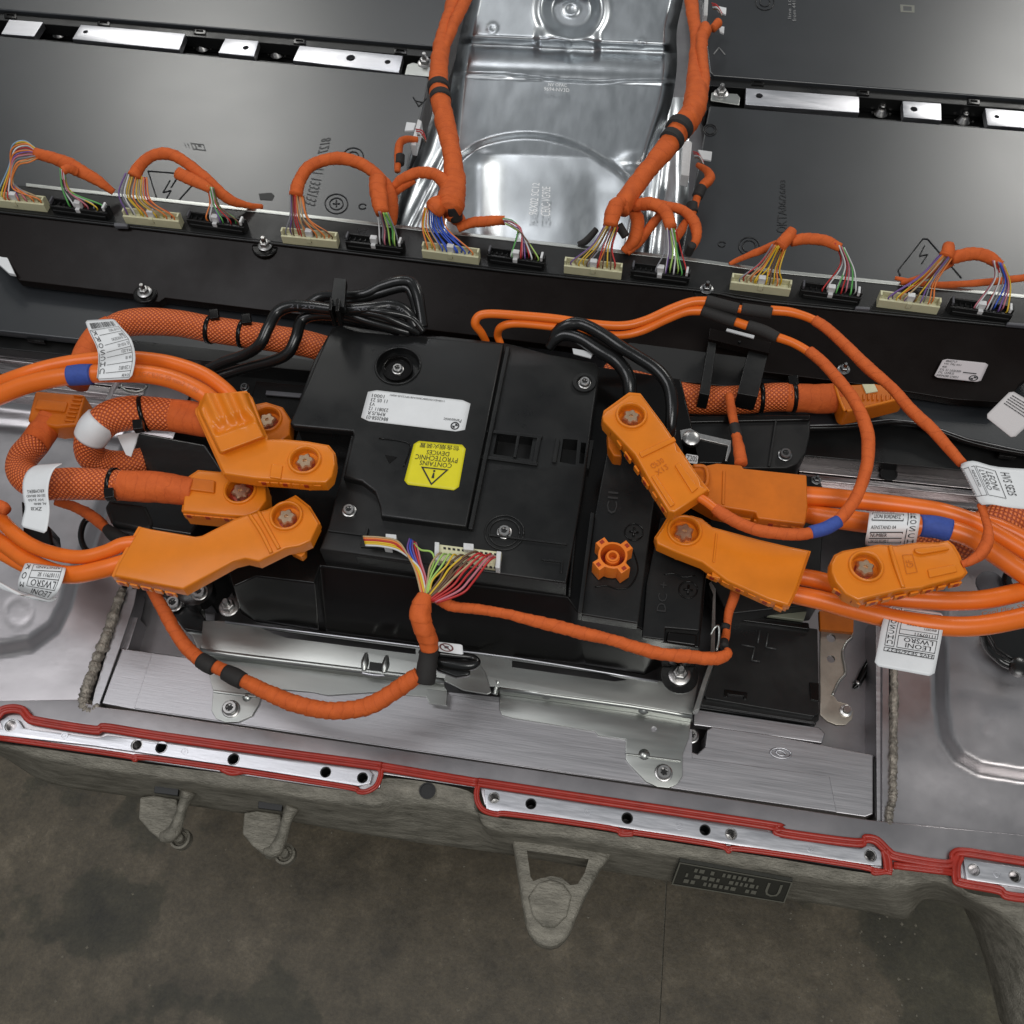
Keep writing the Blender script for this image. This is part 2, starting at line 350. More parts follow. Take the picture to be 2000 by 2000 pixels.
def text_geo(s):
    if s in TXT: return TXT[s]
    cu = bpy.data.curves.new('t', 'FONT'); cu.body = s; cu.resolution_u = 2; o = bpy.data.objects.new('t', cu); C.objects.link(o)
    dg = bpy.context.evaluated_depsgraph_get(); me = bpy.data.meshes.new_from_object(o.evaluated_get(dg))
    V = [v.co.copy() for v in me.vertices]; F = [tuple(p.vertices) for p in me.polygons]
    bpy.data.objects.remove(o); bpy.data.curves.remove(cu); bpy.data.meshes.remove(me); TXT[s] = (V, F); return V, F
def print_on(name, F, items, m, parent, lift=.00035):
    """flat print on a surface: ('t', text, u0, v0, u1, v1), ('r', u0, v0, u1, v1) bar, ('f', u0, v0, u1, v1, w) frame, ('p', [(u, v)...]) polygon"""
    V = []; Fc = []
    def put(uv, fs):
        b = len(V)
        for u, v in uv: V.append(F(u, v) + nrm(F, u, v) * lift)
        for f in fs: Fc.append(tuple(b + i for i in f))
    def rect(u0, v0, u1, v1):
        n = max(1, int(abs(v1 - v0) / .12)); k = max(1, int(abs(u1 - u0) / .2)); uv = [(u0 + (u1 - u0) * i / k, v0 + (v1 - v0) * j / n) for j in range(n + 1) for i in range(k + 1)]
        put(uv, [(j * (k + 1) + i, j * (k + 1) + i + 1, (j + 1) * (k + 1) + i + 1, (j + 1) * (k + 1) + i) for j in range(n) for i in range(k)])
    for it in items:
        if it[0] == 't':
            tv, tf = text_geo(it[1])
            if not tv: continue
            x0 = min(v.x for v in tv); x1 = max(v.x for v in tv); y0 = min(v.y for v in tv); y1 = max(v.y for v in tv)
            rot = len(it) > 6
            def mp(v):
                a = (v.x - x0) / (x1 - x0 + 1e-9); b = (v.y - y0) / (y1 - y0 + 1e-9)
                if rot: a, b = 1 - b, a
                return (it[2] + (it[4] - it[2]) * a, it[3] + (it[5] - it[3]) * b)
            put([mp(v) for v in tv], tf)
        elif it[0] == 'r': rect(*it[1:5])
        elif it[0] == 'f':
            u0, v0, u1, v1, w_ = it[1:6]; wv = w_ * (it[6] if len(it) > 6 else 1)
            rect(u0, v0, u1, v0 + wv); rect(u0, v1 - wv, u1, v1); rect(u0, v0 + wv, u0 + w_, v1 - wv); rect(u1 - w_, v0 + wv, u1, v1 - wv)
        elif it[0] == 'p': put(it[1], [tuple(range(len(it[1])))])
        elif it[0] == 'o':
            cu_, cv, ru, rv, k = it[1:6]; n = 20; uv = []
            for j in range(n): a = 2 * math.pi * j / n; uv += [(cu_ + math.cos(a) * ru, cv + math.sin(a) * rv), (cu_ + math.cos(a) * ru * k, cv + math.sin(a) * rv * k)]
            put(uv, [(2 * j, 2 * ((j + 1) % n), 2 * ((j + 1) % n) + 1, 2 * j + 1) for j in range(n)])
    return mesh_obj(name, V, Fc, m, parent)
def copy_thing(o, loc, label=None, scale=None, rz=None):
    r = o.copy(); C.objects.link(r); r.location = loc
    if scale: r.scale = (scale,) * 3
    if rz is not None: r.rotation_euler.z = rz
    if label: r['label'] = label
    for ch in list(o.children):
        c = ch.copy(); C.objects.link(c); c.parent = r
        for g in list(ch.children): d = g.copy(); C.objects.link(d); d.parent = c
    return r
def bead(name, pts, rpx, z, m, parent=None, n=4, sides=8, flat=1, closed=False):
    return tube(name, [(p[0], p[1], z) for p in pts], rpx, m, parent, n=n, sides=sides, flat=flat)
def smooth_line(pts, y0=None): return pts
def interp(tab, y):
    if y <= tab[0][0]: a, b = tab[0], tab[1]
    elif y >= tab[-1][0]: a, b = tab[-2], tab[-1]
    else:
        for a, b in zip(tab, tab[1:]):
            if a[0] <= y <= b[0]: break
    return a[1] + (b[1] - a[1]) * (y - a[0]) / (b[0] - a[0])
def sst(a, b, x): t = max(0, min(1, (x - a) / (b - a))); return t * t * (3 - 2 * t)
def segd(px, py, line):
    """signed distance in px to a polyline (positive on its left)"""
    best = 1e9; sg = 1
    for (ax, ay), (bx, by) in zip(line, line[1:]):
        dx, dy = bx - ax, by - ay; t = max(0, min(1, ((px - ax) * dx + (py - ay) * dy) / (dx * dx + dy * dy))); ex, ey = px - ax - dx * t, py - ay - dy * t; d = math.hypot(ex, ey)
        if d < best: best = d; sg = 1 if dx * ey - dy * ex < 0 else -1
    return best * sg
def relief(name, x0, x1, y0, y1, step, zf, m, parent=None, lr=None, th=.002):
    """surface over a patch of the photograph with height zf(x, y); lr(y) gives its left and right edge"""
    ny = max(2, int((y1 - y0) / step)); nx = max(2, int((max(lr(y0)[1] - lr(y0)[0], lr(y1)[1] - lr(y1)[0]) if lr else x1 - x0) / step)); V = []; F = []
    for j in range(ny + 1):
        y = y0 + (y1 - y0) * j / ny; a, b = lr(y) if lr else (x0, x1)
        for i in range(nx + 1):
            x = a + (b - a) * i / nx; yy = y; 
            V.append(P(x, yy, zf(x, yy)))
    for j in range(ny):
        for i in range(nx): k = j * (nx + 1) + i; F.append((k + nx + 1, k + nx + 2, k + 1, k))
    return mesh_obj(name, V, F, m, parent, True)
#BODY
# ================================================================== setting
ZF = -.55
fl = P(1303, 1700, ZF); fr = P(1288, 2000, ZF); jd = (fr - fl).normalized(); jn = Vector((-jd.y, jd.x, 0))
if jn.x < 0: jn = -jn
for s in (-1, 1):
    a = fl - jd * 6 + jn * .0009 * s; b = fl + jd * 6 + jn * .0009 * s
    v = [a, b, b + jn * 7 * s, a + jn * 7 * s]; v += [q - Vector((0, 0, .05)) for q in v]
    struct(mesh_obj('floor', v, [(0, 1, 2, 3) if s < 0 else (3, 2, 1, 0), (0, 4, 5, 1)], M_floor))
a = fl - jd * 6; b = fl + jd * 6; struct(mesh_obj('floor_joint', [a - jn * .004 - Vector((0, 0, .004)), a + jn * .004 - Vector((0, 0, .004)), b + jn * .004 - Vector((0, 0, .004)), b - jn * .004 - Vector((0, 0, .004))], [(0, 1, 2, 3)], M_cast))
V = []; F = []
for k in range(120):
    x, y = (R.uniform(0, 2000), R.uniform(1560, 2000)) if k < 75 else (R.uniform(1560, 1800), R.uniform(1780, 1990)); c = P(x, y, ZF); s = R.uniform(.0008, .0024); i = len(V)
    V += [c + Vector((s * R.uniform(.6, 1.4), 0, 0)), c + Vector((0, s * R.uniform(.6, 1.4), 0)), c - Vector((s, 0, 0)), c - Vector((0, s, 0)), c + Vector((0, 0, s * .8))]; F += [(i, i + 1, i + 4), (i + 1, i + 2, i + 4), (i + 2, i + 3, i + 4), (i + 3, i, i + 4)]
o = mesh_obj('floor_grit', V, F, mat('pale_grit', (.20, .18, .14), .7)); tag(o, 'pale grit and crumbs scattered over the stained concrete floor', 'grit', kind='stuff')
# ================================================================== battery tray
tray = thing('battery_tray', 'silver aluminium battery tray with weld seams and a dirty cast front edge', 'battery tray', P(1000, 1500, -.11))
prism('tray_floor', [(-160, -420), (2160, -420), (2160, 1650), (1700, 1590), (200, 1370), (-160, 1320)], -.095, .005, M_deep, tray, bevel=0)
def flz(x, y, line, a, b, wd): return a + (b - a) * sst(-wd, wd, segd(x, y, line))
CL = [(-200, 1262), (0, 1268), (60, 1258), (105, 1225), (128, 1180), (140, 1135), (165, 1080), (195, 1000), (230, 900)]
lw = [(700, 398), (900, 322), (1150, 238), (1400, 146), (1440, 132)]
def zl(x, y):
    z = flz(x, y, CL, -.006, -.040, 14)
    z += .016 * (1 - sst(770, 800, y - .12 * x)); z -= .004 * math.exp(-((y - .1 * x - 830) / 7) ** 2); z -= .0006 * math.exp(-((math.hypot(x - 37, (y - 1195)) - 26) / 4) ** 2)
    return z + .0007 * noise.noise(Vector((x * .012, y * .012, 3)))
relief('side_panel', -90, 0, 745, 1435, 7, zl, M_sheet, tray, lr=lambda y: (-90, interp(lw, y) - 1))
CR2 = [(1838, 1060), (1836, 1220), (1838, 1380), (1848, 1440), (1872, 1478), (1915, 1502), (1990, 1514), (2200, 1524)]
def zr(x, y):
    z = flz(x, y, CR2, -.007, -.040, 14)
    z -= .0006 * math.exp(-((math.hypot(x - 1937, y - 1424) - 18) / 4) ** 2)
    z -= .003 * math.exp(-((math.hypot((x - 1815) / 100, (y - 1590) / 95)) ** 2))
    return z + .0007 * noise.noise(Vector((x * .012, y * .012, 9)))
relief('side_panel', 0, 0, 1010, 1712, 7, zr, M_sheet, tray, lr=lambda y: (1744, 2090))
# walls by the openings
def wall(name, a, b, zt, zb, m, th=6, parent=None):
    return prism(name, [a, b, (b[0] + th, b[1]), (a[0] + th, a[1])], zt, zt - zb, m, parent or tray, bevel=.0008)
wall('pocket_wall', (322, 900), (176, 1386), -.012, -.09, M_alu, 12)
wall('pocket_wall', (256, 1205), (205, 1368), -.019, -.09, M_alu, 14)
wall('pocket_wall', (1722, 1000), (1722, 1612), -.008, -.09, M_alu, 12)
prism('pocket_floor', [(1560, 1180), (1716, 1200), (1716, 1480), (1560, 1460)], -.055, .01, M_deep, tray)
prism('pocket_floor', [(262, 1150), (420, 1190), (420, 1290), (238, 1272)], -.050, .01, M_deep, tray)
prism('pocket_edge', [(250, 1150), (268, 1150), (262, 1180), (233, 1268), (194, 1378), (176, 1390), (184, 1350), (212, 1260)], -.009, .03, M_alu, tray, bevel=.001)
prism('pocket_edge', [(1710, 1200), (1721, 1200), (1721, 1606), (1712, 1604)], -.010, .05, M_alu, tray, bevel=.001)
prism('pocket_edge', [(1723, 1240), (1737, 1240), (1739, 1606), (1723, 1606)], -.007, .05, M_sheet, tray, bevel=.001)
def weld(pts, r):
    c = cr([(x, y, -.006, rr) for x, y, rr in pts], 16); V = [P(*q[:3]) for q in c]; rad = [PX(q[3] * R.uniform(.82, 1.18), *q[:3]) for q in c]
    return sweep('weld_bead', V, rad, M_weld, tray, sides=12, rough=.22)
weld([(240, 1150, 9), (222, 1200, 10), (205, 1250, 10), (186, 1300, 10), (170, 1345, 11), (163, 1375, 10), (178, 1388, 8), (194, 1378, 7)], 8)
weld([(1746, 1285, 7), (1746, 1360, 8), (1745, 1440, 8), (1744, 1520, 8), (1744, 1560, 8), (1737, 1585, 8), (1736, 1612, 8)], 6)
# cross member pad
PADT = [(236, 1266), (420, 1290), (800, 1342), (1346, 1398), (1346, 1466), (1362, 1472), (1377, 1458), (1381, 1425), (1392, 1419), (1500, 1434), (1706, 1474)]
prism('cross_member', PADT + [(1706, 1590), (1690, 1596), (1000, 1496), (262, 1386), (198, 1374)], -.010, .05, M_alu, tray, bevel=.0015)
prism('cover_plate', [(297, 1275), (440, 1296), (900, 1360), (1352, 1424), (1352, 1480), (1620, 1516), (1634, 1586), (1480, 1564), (960, 1487), (262, 1383)], -.0085, .004, M_alu, tray, bevel=.0006)
tube('pocket_slit', [(236, 1268, -.0085), (196, 1372, -.0085)], 1.6, M_gap, tray, sides=6); tube('pocket_slit', [(1708, 1478, -.008), (1710, 1600, -.008)], 1.8, M_gap, tray, sides=6)
# embossed oval stamp
for rr_, sq_ in ((20, .5), (9, .55)): tube('stamp', [(1525 + math.cos(k * math.pi / 8) * rr_, 1471 + math.sin(k * math.pi / 8) * rr_ * sq_ + math.cos(k * math.pi / 8) * 2, -.0084) for k in range(17)], 1.6, M_alub, tray, n=1, sides=6)
# front frame
prism('front_rail', [(-90, 1370), (150, 1366), (190, 1380), (262, 1388), (1000, 1497), (1690, 1600), (1745, 1606), (2090, 1640), (2090, 1765), (1960, 1742), (1874, 1724), (1864, 1706), (1748, 1696), (1740, 1708), (1000, 1590), (962, 1582), (946, 1572), (938, 1540), (748, 1512), (742, 1538), (705, 1548), (-90, 1432)], -.002, .012, M_sheet, tray, bevel=.001,
      holes=[circ(x, y, 10, -.002) for x, y in [(21, 1417), (267, 1455), (315, 1460), (456, 1483), (636, 1508), (708, 1519), (965, 1558), (1037, 1570), (1225, 1598), (1377, 1621), (1428, 1629), (1700, 1671), (1902, 1699), (1982, 1712)]])
FS = [([(-40, 1416), (5, 1424), (0, 1408), (14, 1400), (36, 1406), (46, 1422), (190, 1442), (210, 1436), (500, 1476), (722, 1504), (728, 1512), (722, 1530), (700, 1535), (500, 1503), (180, 1456), (-40, 1432)], [(21, 1417, 12.5), (267, 1455, 12), (315, 1460, 12), (456, 1483, 12), (636, 1508, 11), (708, 1519, 11)], 'longest plate left of the gap'),
      ([(945, 1540), (1000, 1548), (1500, 1624), (1510, 1628), (1526, 1636), (1680, 1658), (1692, 1652), (1708, 1654), (1722, 1664), (1722, 1692), (1690, 1688), (1500, 1661), (1200, 1614), (950, 1582)], [(965, 1558, 11.5), (1037, 1570, 11), (1225, 1598, 11.5), (1377, 1621, 11), (1428, 1629, 12), (1700, 1671, 12.5)], 'x'),
      ([(1882, 1678), (2060, 1704), (2060, 1746), (1990, 1733), (1888, 1718)], [(1902, 1699, 12), (1982, 1712, 12)], 'x')]
for pl, hs, _ in FS:
    o = prism('flange_plate', pl, .0028, .004, M_alub, tray, holes=[circ(x, y, r, .0028) for x, y, r in hs], bevel=.0006)
    for x, y, r in hs:
        c = P(x, y, -.03); rr = PX(r * .82, x, y); c = P(x, y, .0026)
        lathe('hole_bush', c - Vector((0, 0, .03)), [(rr * 1.15, 0), (rr * 1.15, .0285), (rr, .0285), (rr * .92, .004), (rr * .2, .003)], M_gap if R.random() < .5 else M_bolt, tray, n=20)
for x, y in [(1147, 1585), (1327, 1613), (1583, 1657), (126, 1437), (360, 1467), (1948, 1707)]:
    rr = PX(7, x, y); c = P(x, y, .0028)
    lathe('inspection_stamp', c, [(rr, 0), (rr, .0006), (rr * .75, .0006), (rr * .7, .0002), (rr * .35, .0002), (rr * .3, .0006), (rr * .05, .0006)], M_alub, tray, n=16)
# casting below
TOPL = [(-90, 1440), (0, 1452), (120, 1468), (274, 1490), (479, 1516), (640, 1540), (720, 1545), (760, 1520), (915, 1545), (940, 1590), (1100, 1612), (1310, 1645), (1500, 1674), (1700, 1706), (1752, 1698), (1850, 1704), (1890, 1742), (1960, 1755), (2020, 1762), (2090, 1775)]
BOTL = [(-90, 1462), (0, 1476), (100, 1530), (274, 1559), (479, 1590), (640, 1617), (746, 1634), (820, 1646), (930, 1661), (992, 1671), (1100, 1688), (1310, 1722), (1500, 1751), (1700, 1783), (1768, 1796), (1806, 1758), (1885, 1774), (1914, 1818), (1950, 1909), (1985, 2040)]
A = cr(TOPL, 6); B = cr(BOTL, 6)
def castz(t): return -.004 - .006 * min(1, t / .34) - .072 * max(0, t - .34) / .66
V = []; F = []; nr = 14
for i, (a, b) in enumerate(zip(A, B)):
    for j in range(nr + 3):
        t = min(1, j / nr); x, y = a[0] + (b[0] - a[0]) * t, a[1] + (b[1] - a[1]) * t; z = castz(t); p = P(x, y, z)
        nz = noise.noise(Vector((p.x * 7, p.y * 20, p.z * 20))) * .0025 + noise.noise(p * 90) * .0009
        p += Vector((0, -nz * .6, nz)) * (1 if 0 < j else 0)
        if j > nr: p = p + Vector((0, .012 * (j - nr), -.02 * (j - nr)))
        V.append(p)
for i in range(len(A) - 1):
    for j in range(nr + 2): k = i * (nr + 3) + j; F.append((k, k + 1, k + nr + 4, k + nr + 3))
mesh_obj('cast_edge', V, F, M_cast, tray, True)
lathe('drain_hole', P(835, 1545, -.0055) + Vector((0, 0, .001)), [(.009, 0), (.009, .001), (.0075, .001), (.007, -.002), (.001, -.002)], M_gap, tray)
te = prism('towing_eye', [(1000, 1640), (1008, 1690), (1018, 1760), (1026, 1805), (1034, 1826), (1046, 1841), (1060, 1849), (1075, 1852), (1090, 1848), (1104, 1836), (1114, 1822), (1124, 1796), (1140, 1760), (1171, 1699), (1207, 1655), (1160, 1640), (1080, 1628)], -.035, .020, M_cast, tray,
      holes=[[(1029, 1661), (1150, 1678), (1142, 1705), (1128, 1727), (1114, 1729), (1106, 1722), (1096, 1714), (1075, 1711), (1054, 1716), (1042, 1721), (1036, 1712)]], bevel=.005, seg=3)
prism('towing_pad', [(1030, 1752), (1050, 1724), (1075, 1716), (1100, 1724), (1118, 1748), (1108, 1790), (1085, 1812), (1060, 1812), (1040, 1790)], -.033, .01, M_cast, tray, bevel=.003, seg=3)
for dx, dy in ((0, 0), (203, 30)):
    prism('lug_plate', [(273 + dx, 1557 + dy), (300 + dx, 1553 + dy), (345 + dx, 1560 + dy), (350 + dx, 1600 + dy), (335 + dx, 1636 + dy), (312 + dx, 1640 + dy), (290 + dx, 1622 + dy), (270 + dx, 1598 + dy)], -.062, .016, M_cast, tray, bevel=.002, seg=2)
    prism('lug_pocket', [(303 + dx, 1527 + dy), (350 + dx, 1534 + dy), (347 + dx, 1554 + dy), (300 + dx, 1548 + dy)], -.040, .005, M_gap, tray, bevel=.0006)
    tube('lug_arm', [(368 + dx, 1545 + dy, -.042, 15), (358 + dx, 1572 + dy, -.048, 11), (350 + dx, 1600 + dy, -.055, 11), (335 + dx, 1630 + dy, -.062, 14), (318 + dx, 1636 + dy, -.066, 11)], 12, M_cast, tray, sides=12, rough=.15)
    c = P(357 + dx, 1641 + dy, -.10); r = PX(20, 357, 1641, -.1)
    lathe('lug_roller', c, [(r, 0), (r, .012), (r * .8, .013), (r * .68, .007), (r * .45, .007), (r * .4, .016), (r * .1, .017)], M_cast, tray, n=26)
PF = quadF([(1312, 1716, castz(.92)), (1532, 1752, castz(.95)), (1548, 1711, castz(.42)), (1328, 1672, castz(.35))])
def lifted(F, d): return lambda u, v: F(u, v) + nrm(F, u, v) * d
PF = lifted(PF, .006); pl = sheet('rating_plate', PF, mat('dirty_dark_plate', (.03, .03, .024), .6, bump=.3), tray, 4, 2, th=.004, rc=.0)
it = [('f', .0, .0, 1, 1, .012, 4)]
for r_ in range(3):
    u = .09
    while u < .72:
        ww = R.uniform(.018, .05); it.append(('r', u, .18 + r_ * .26, u + ww, .34 + r_ * .26)) if R.random() > .2 else None; u += ww + .018
it += [('t', 'U', .80, .2, .93, .8)]
print_on('plate_lettering', PF, it, mat('dusty_raised_letters', (.16, .155, .125), .7), tray, .0008)
# ================================================================== red sealing gasket
gk = thing('sealing_gasket', 'red rubber sealing gasket running along the front flange of the tray', 'gasket', P(1000, 1560, 0))
def offs(pts, d):
    out = []
    for i, p in enumerate(pts):
        a = pts[max(0, i - 1)]; b = pts[min(len(pts) - 1, i + 1)]; dx, dy = b[0] - a[0], b[1] - a[1]; l = math.hypot(dx, dy); out.append((p[0] - dy / l * d, p[1] + dx / l * d))
    return out
def gasket(pts, ds, r, zz=.0025):
    if len(ds) == 3: ds = (-4.6, 4.6); r = 4.7; bead('sealing_web', pts, 4.2, zz - .0012, M_red, gk, n=5, sides=8)
    else: r *= 1.25
    for d in ds:
        q = offs(pts, d); bead('sealing_bead', q, r, zz, M_red, gk, n=5, sides=8)
GA = [(-40, 1406), (-8, 1400), (5, 1388), (25, 1384), (44, 1388), (56, 1402), (75, 1409), (185, 1426), (204, 1421), (300, 1436), (500, 1464), (725, 1494), (760, 1500), (922, 1527), (950, 1530), (1150, 1560), (1500, 1612), (1514, 1618), (1530, 1627), (1672, 1646), (1690, 1638), (1712, 1642), (1735, 1664), (1756, 1674), (1850, 1688), (1862, 1670), (1880, 1664), (1960, 1676), (2060, 1692)]
gasket(GA, (-5.5, 0, 5.5), 3.6)
gasket([(736, 1498), (744, 1506), (742, 1520), (734, 1536), (716, 1546), (700, 1546), (680, 1538), (500, 1510), (280, 1479), (262, 1484), (244, 1476), (-40, 1436)], (-2, 2.5), 2.6)
gasket([(934, 1532), (931, 1550), (934, 1568), (945, 1582), (970, 1590), (1000, 1590), (1190, 1617), (1212, 1628), (1236, 1628), (1250, 1627), (1400, 1650), (1424, 1662), (1450, 1658), (1680, 1692), (1706, 1704), (1730, 1702), (1742, 1704)], (-2, 2.5), 2.8)
for q in ([(1192, 1619), (1222, 1624), (1250, 1628)], [(1400, 1651), (1424, 1657), (1448, 1659)], [(1690, 1696), (1716, 1700), (1738, 1704)], [(244, 1476), (264, 1480), (284, 1481)], [(432, 1503), (452, 1511), (476, 1508)]): bead('sealing_bead', q, 4.5, .0015, M_red, gk, n=5, sides=8)
gasket([(1728, 1660), (1733, 1680), (1735, 1702)], (-6, 0, 6), 3.4)
gasket([(1745, 1690), (1860, 1704)], (-3, 3), 3.4); gasket([(1875, 1672), (1868, 1690), (1868, 1716), (1876, 1724), (1950, 1738), (1970, 1750), (2060, 1760)], (-5, 0, 5), 3.2)
# ================================================================== battery modules
ZM = .045
def module(label, out, front=None):
    t = thing('battery_module', label, 'battery module', P(out[0][0], out[0][1], -.09), 'battery modules under charcoal lids')
    prism('lid', out, ZM, .012, M_mod, t, bevel=.0025, seg=3)
    prism('case', [(x + (5 if x < 1000 else 5) * 0, y) for x, y in out], ZM - .0125, .10, M_black, t, bevel=0)
    return t
m1 = module('charcoal module lid at the far left, behind the row of bright spacer plates', [(-120, -330), (960, -330), (905, -60), (856, 86), (846, 90), (-120, 8)])
m2 = module('charcoal module lid left of the tunnel, with a triangle mark and raised numbers', [(-120, 58), (831, 149), (838, 152), (820, 235), (795, 330), (762, 470), (700, 700), (640, 715), (-120, 634)])
m3 = module('charcoal module lid at the far right, behind the right row of spacer plates', [(1330, -330), (2160, -330), (2160, 206), (1392, 147), (1386, 140)])
m4 = module('charcoal module lid right of the tunnel, with a hooked triangle mark near the plate', [(1386, 206), (2160, 268), (2160, 900), (1990, 880), (1890, 858), (1800, 826), (1740, 820), (1655, 830), (1585, 832), (1340, 800), (1330, 500)])  # front edge follows a curved shadow, so shade is put into its shape
# far module lip bars with clip slots
def bar(t, p0, p1, zt, clips):
    prism('lip', [p0, p1, (p1[0], p1[1] + 17), (p0[0], p0[1] + 17)], zt, .02, M_black, t, bevel=.001)
    prism('lip_step', [(p0[0], p0[1] + 9), (p1[0], p1[1] + 9), (p1[0], p1[1] + 24), (p0[0], p0[1] + 24)], zt - .012, .02, M_black, t, bevel=.001)
    for x, y in clips:
        prism('clip', [(x - 12, y - 6), (x + 12, y - 4), (x + 12, y + 7), (x - 12, y + 5)], zt + .002, .006, M_blackg, t, holes=[[(x - 7, y - 2), (x + 7, y - 1), (x + 7, y + 3), (x - 7, y + 2)]], bevel=.0005)
bar(m1, (-120, 12), (848, 95), ZM - .006, [(20, 29), (202, 43), (390, 60), (585, 79), (782, 98)])
bar(m3, (1386, 150), (2160, 209), ZM - .006, [(1480, 160), (1686, 179), (1902, 197)])
tube('front_trim_and_shadow', [(-120, 630, .038), (300, 672, .038), (640, 712, .038)], 7, M_blackg, m2, sides=8); prism('front_skirt', [(-120, 640), (640, 722), (640, 745), (-120, 668)], .022, .06, M_black, m2)
prism('clip', [(52, 652), (86, 655), (86, 668), (52, 664)], .036, .006, M_blackg, m2, holes=[[(60, 656), (78, 658), (78, 662), (60, 660)]], bevel=.0005)
tube('front_trim_and_shadow', [(1560, 836, .040), (1655, 834, .040), (1740, 824, .040), (1800, 830, .040), (1890, 862, .040), (1990, 884, .040), (2160, 906, .040)], 6, M_blackg, m4, sides=8)  # dark tube built for a curved shadow along the lid edge
prism('front_skirt', [(1340, 812), (1585, 838), (1740, 826), (1890, 862), (2160, 904), (2160, 945), (1340, 868)], .020, .06, M_black, m4)
prism('clip', [(1952, 878), (1986, 882), (1986, 894), (1952, 890)], .036, .006, M_blackg, m4, bevel=.0005)
# raised marks on the lids
def strokes(t, name, lines, r=1.4, z=ZM + .0003, m=M_moddark):
    for l in lines: tube(name, [(x, y, z) for x, y in l], r, m, t, n=3 if len(l) > 3 else 1, sides=5)
def ring(x, y, r, sq=.86, n=18, a0=0, a1=2 * math.pi): return [(x + math.cos(a0 + (a1 - a0) * k / n) * r, y + math.sin(a0 + (a1 - a0) * k / n) * r * sq) for k in range(n + 1)]
strokes(m2, 'triangle_mark', [[(289, 334), (393, 342)], [(393, 342), (348, 392)], [(348, 392), (306, 388)], [(306, 388), (289, 334)], [(332, 352), (318, 376)], [(318, 376), (334, 372)], [(334, 372), (322, 392)], [(344, 350), (334, 366)]])
strokes(m2, 'round_mark', [ring(690, 306, 20), ring(690, 306, 11), ring(657, 398, 22), ring(657, 398, 13)]); strokes(m2, 'round_mark', [[(650, 398), (664, 398)], [(657, 391), (657, 404)], [(680, 300), (700, 312)]])
strokes(m2, 'small_mark', [ring(708, 403, 7, .7, 12, .5, 6)]); strokes(m2, 'arrow_mark', [[(807, 190), (818, 208)], [(818, 208), (833, 193)], [(812, 197), (824, 200)]])
prism('slot', [(505, 378), (530, 376), (536, 382), (532, 391), (508, 390)], ZM + .0006, .001, M_gap, m2, bevel=.0002)
TF = quadF([(600, 420, ZM), (598, 396, ZM), (652, 262, ZM), (656, 272, ZM)]);
tf2 = quadF([(625, 272, ZM), (650, 268, ZM), (618, 405, ZM), (592, 396, ZM)])
print_on('raised_number', tf2, [('t', '8127 33', .1, .0, .9, .38, 1), ('t', '11 1332133', .1, .47, .9, 1, 1)], M_moddark, m2, .0006)
strokes(m4, 'triangle_mark', [[(1754, 528), (1803, 466)], [(1803, 466), (1812, 467)], [(1812, 467), (1878, 543)], [(1754, 528), (1758, 538)], [(1806, 480), (1796, 500)], [(1796, 500), (1812, 497)], [(1812, 497), (1800, 515)]])
strokes(m4, 'round_mark', [ring(1463, 481, 20), ring(1463, 481, 13), ring(1387, 254, 13), ring(1387, 254, 9)]); strokes(m4, 'small_mark', [ring(1410, 477, 7, .7, 12, .5, 6)])
f3 = quadF([(1516, 455, ZM), (1538, 455, ZM), (1534, 352, ZM), (1524, 352, ZM)]); print_on('raised_number', f3, [('t', 'OKTA06/26/03', 0, 0, 1, 1, 1)], M_moddark, m4, .0006)
strokes(m3, 'arrow_mark', [[(1394, 106), (1404, 93)], [(1404, 93), (1416, 107)]], m=mat('pale_mark', (.25, .25, .25), .4)); strokes(m3, 'round_mark', [ring(1494, 4, 18), ring(1494, 4, 10)])  # arrow mark in a paler grey than the lid
f4 = quadF([(1538, 42, ZM), (1555, 42, ZM), (1553, -8, ZM), (1540, -8, ZM)]); print_on('raised_lettering', f4, [('t', 'line 103', 0, .1, .4, 1, 1), ('t', 'from 4411', .55, 0, 1, .9, 1)], mat('pale_mark', (.25, .25, .25), .4), m3, .0006)
M_faint = mat('faint_stamp', (.075, .075, .075), .55)
f5 = quadF([(354, 277, ZM), (398, 282, ZM), (403, 295, ZM), (360, 290, ZM)]); print_on('faint_stamp', f5, [('f', .4, 0, 1, 1, .05, 3), ('r', .55, .25, .62, .8), ('r', .7, .2, .85, .5), ('r', .1, .1, .14, .8), ('r', .24, .1, .28, .9)], M_faint, m2, .0004)
f6 = quadF([(1758, 9, ZM), (1786, 11, ZM), (1786, 25, ZM), (1759, 24, ZM)]); print_on('faint_stamp', f6, [('f', 0, 0, 1, 1, .2, 1)], mat('pale_stamp', (.2, .2, .17), .6), m3, .0004)
# ================================================================== spacer plates between the modules
GS = 'bright spacer plates between the modules'
prs = [('short blank bright spacer plate at the far left end of the row', [(2, 66), (18, 38), (84, 43), (66, 71)], []),
       ('long bright spacer plate with one hole near its left end', [(141, 76), (158, 48), (362, 66), (350, 97)], [(167, 62, 5)]),
       ('short bright spacer plate with one hole, third from the left', [(426, 103), (440, 75), (505, 80), (496, 110)], [(480, 93, 6)]),
       ('long bright spacer plate with a grey oval and a hole at its right end', [(572, 118), (585, 89), (787, 109), (779, 142)], [(685, 113, 9), (757, 121, 6)]),
       ('long dull spacer plate right of the tunnel, one hole at its left end', [(1457, 172), (1678, 189), (1678, 220), (1456, 204)], [(1483, 187, 7)]),
       ('short spacer plate with one dark hole, second right of the tunnel', [(1763, 197), (1838, 202), (1839, 235), (1765, 228)], [(1785, 213, 7)]),
       ('bright spacer plate at the right edge, cut by the frame', [(1924, 211), (2030, 220), (2030, 252), (1929, 244)], [(1947, 228, 5)])]
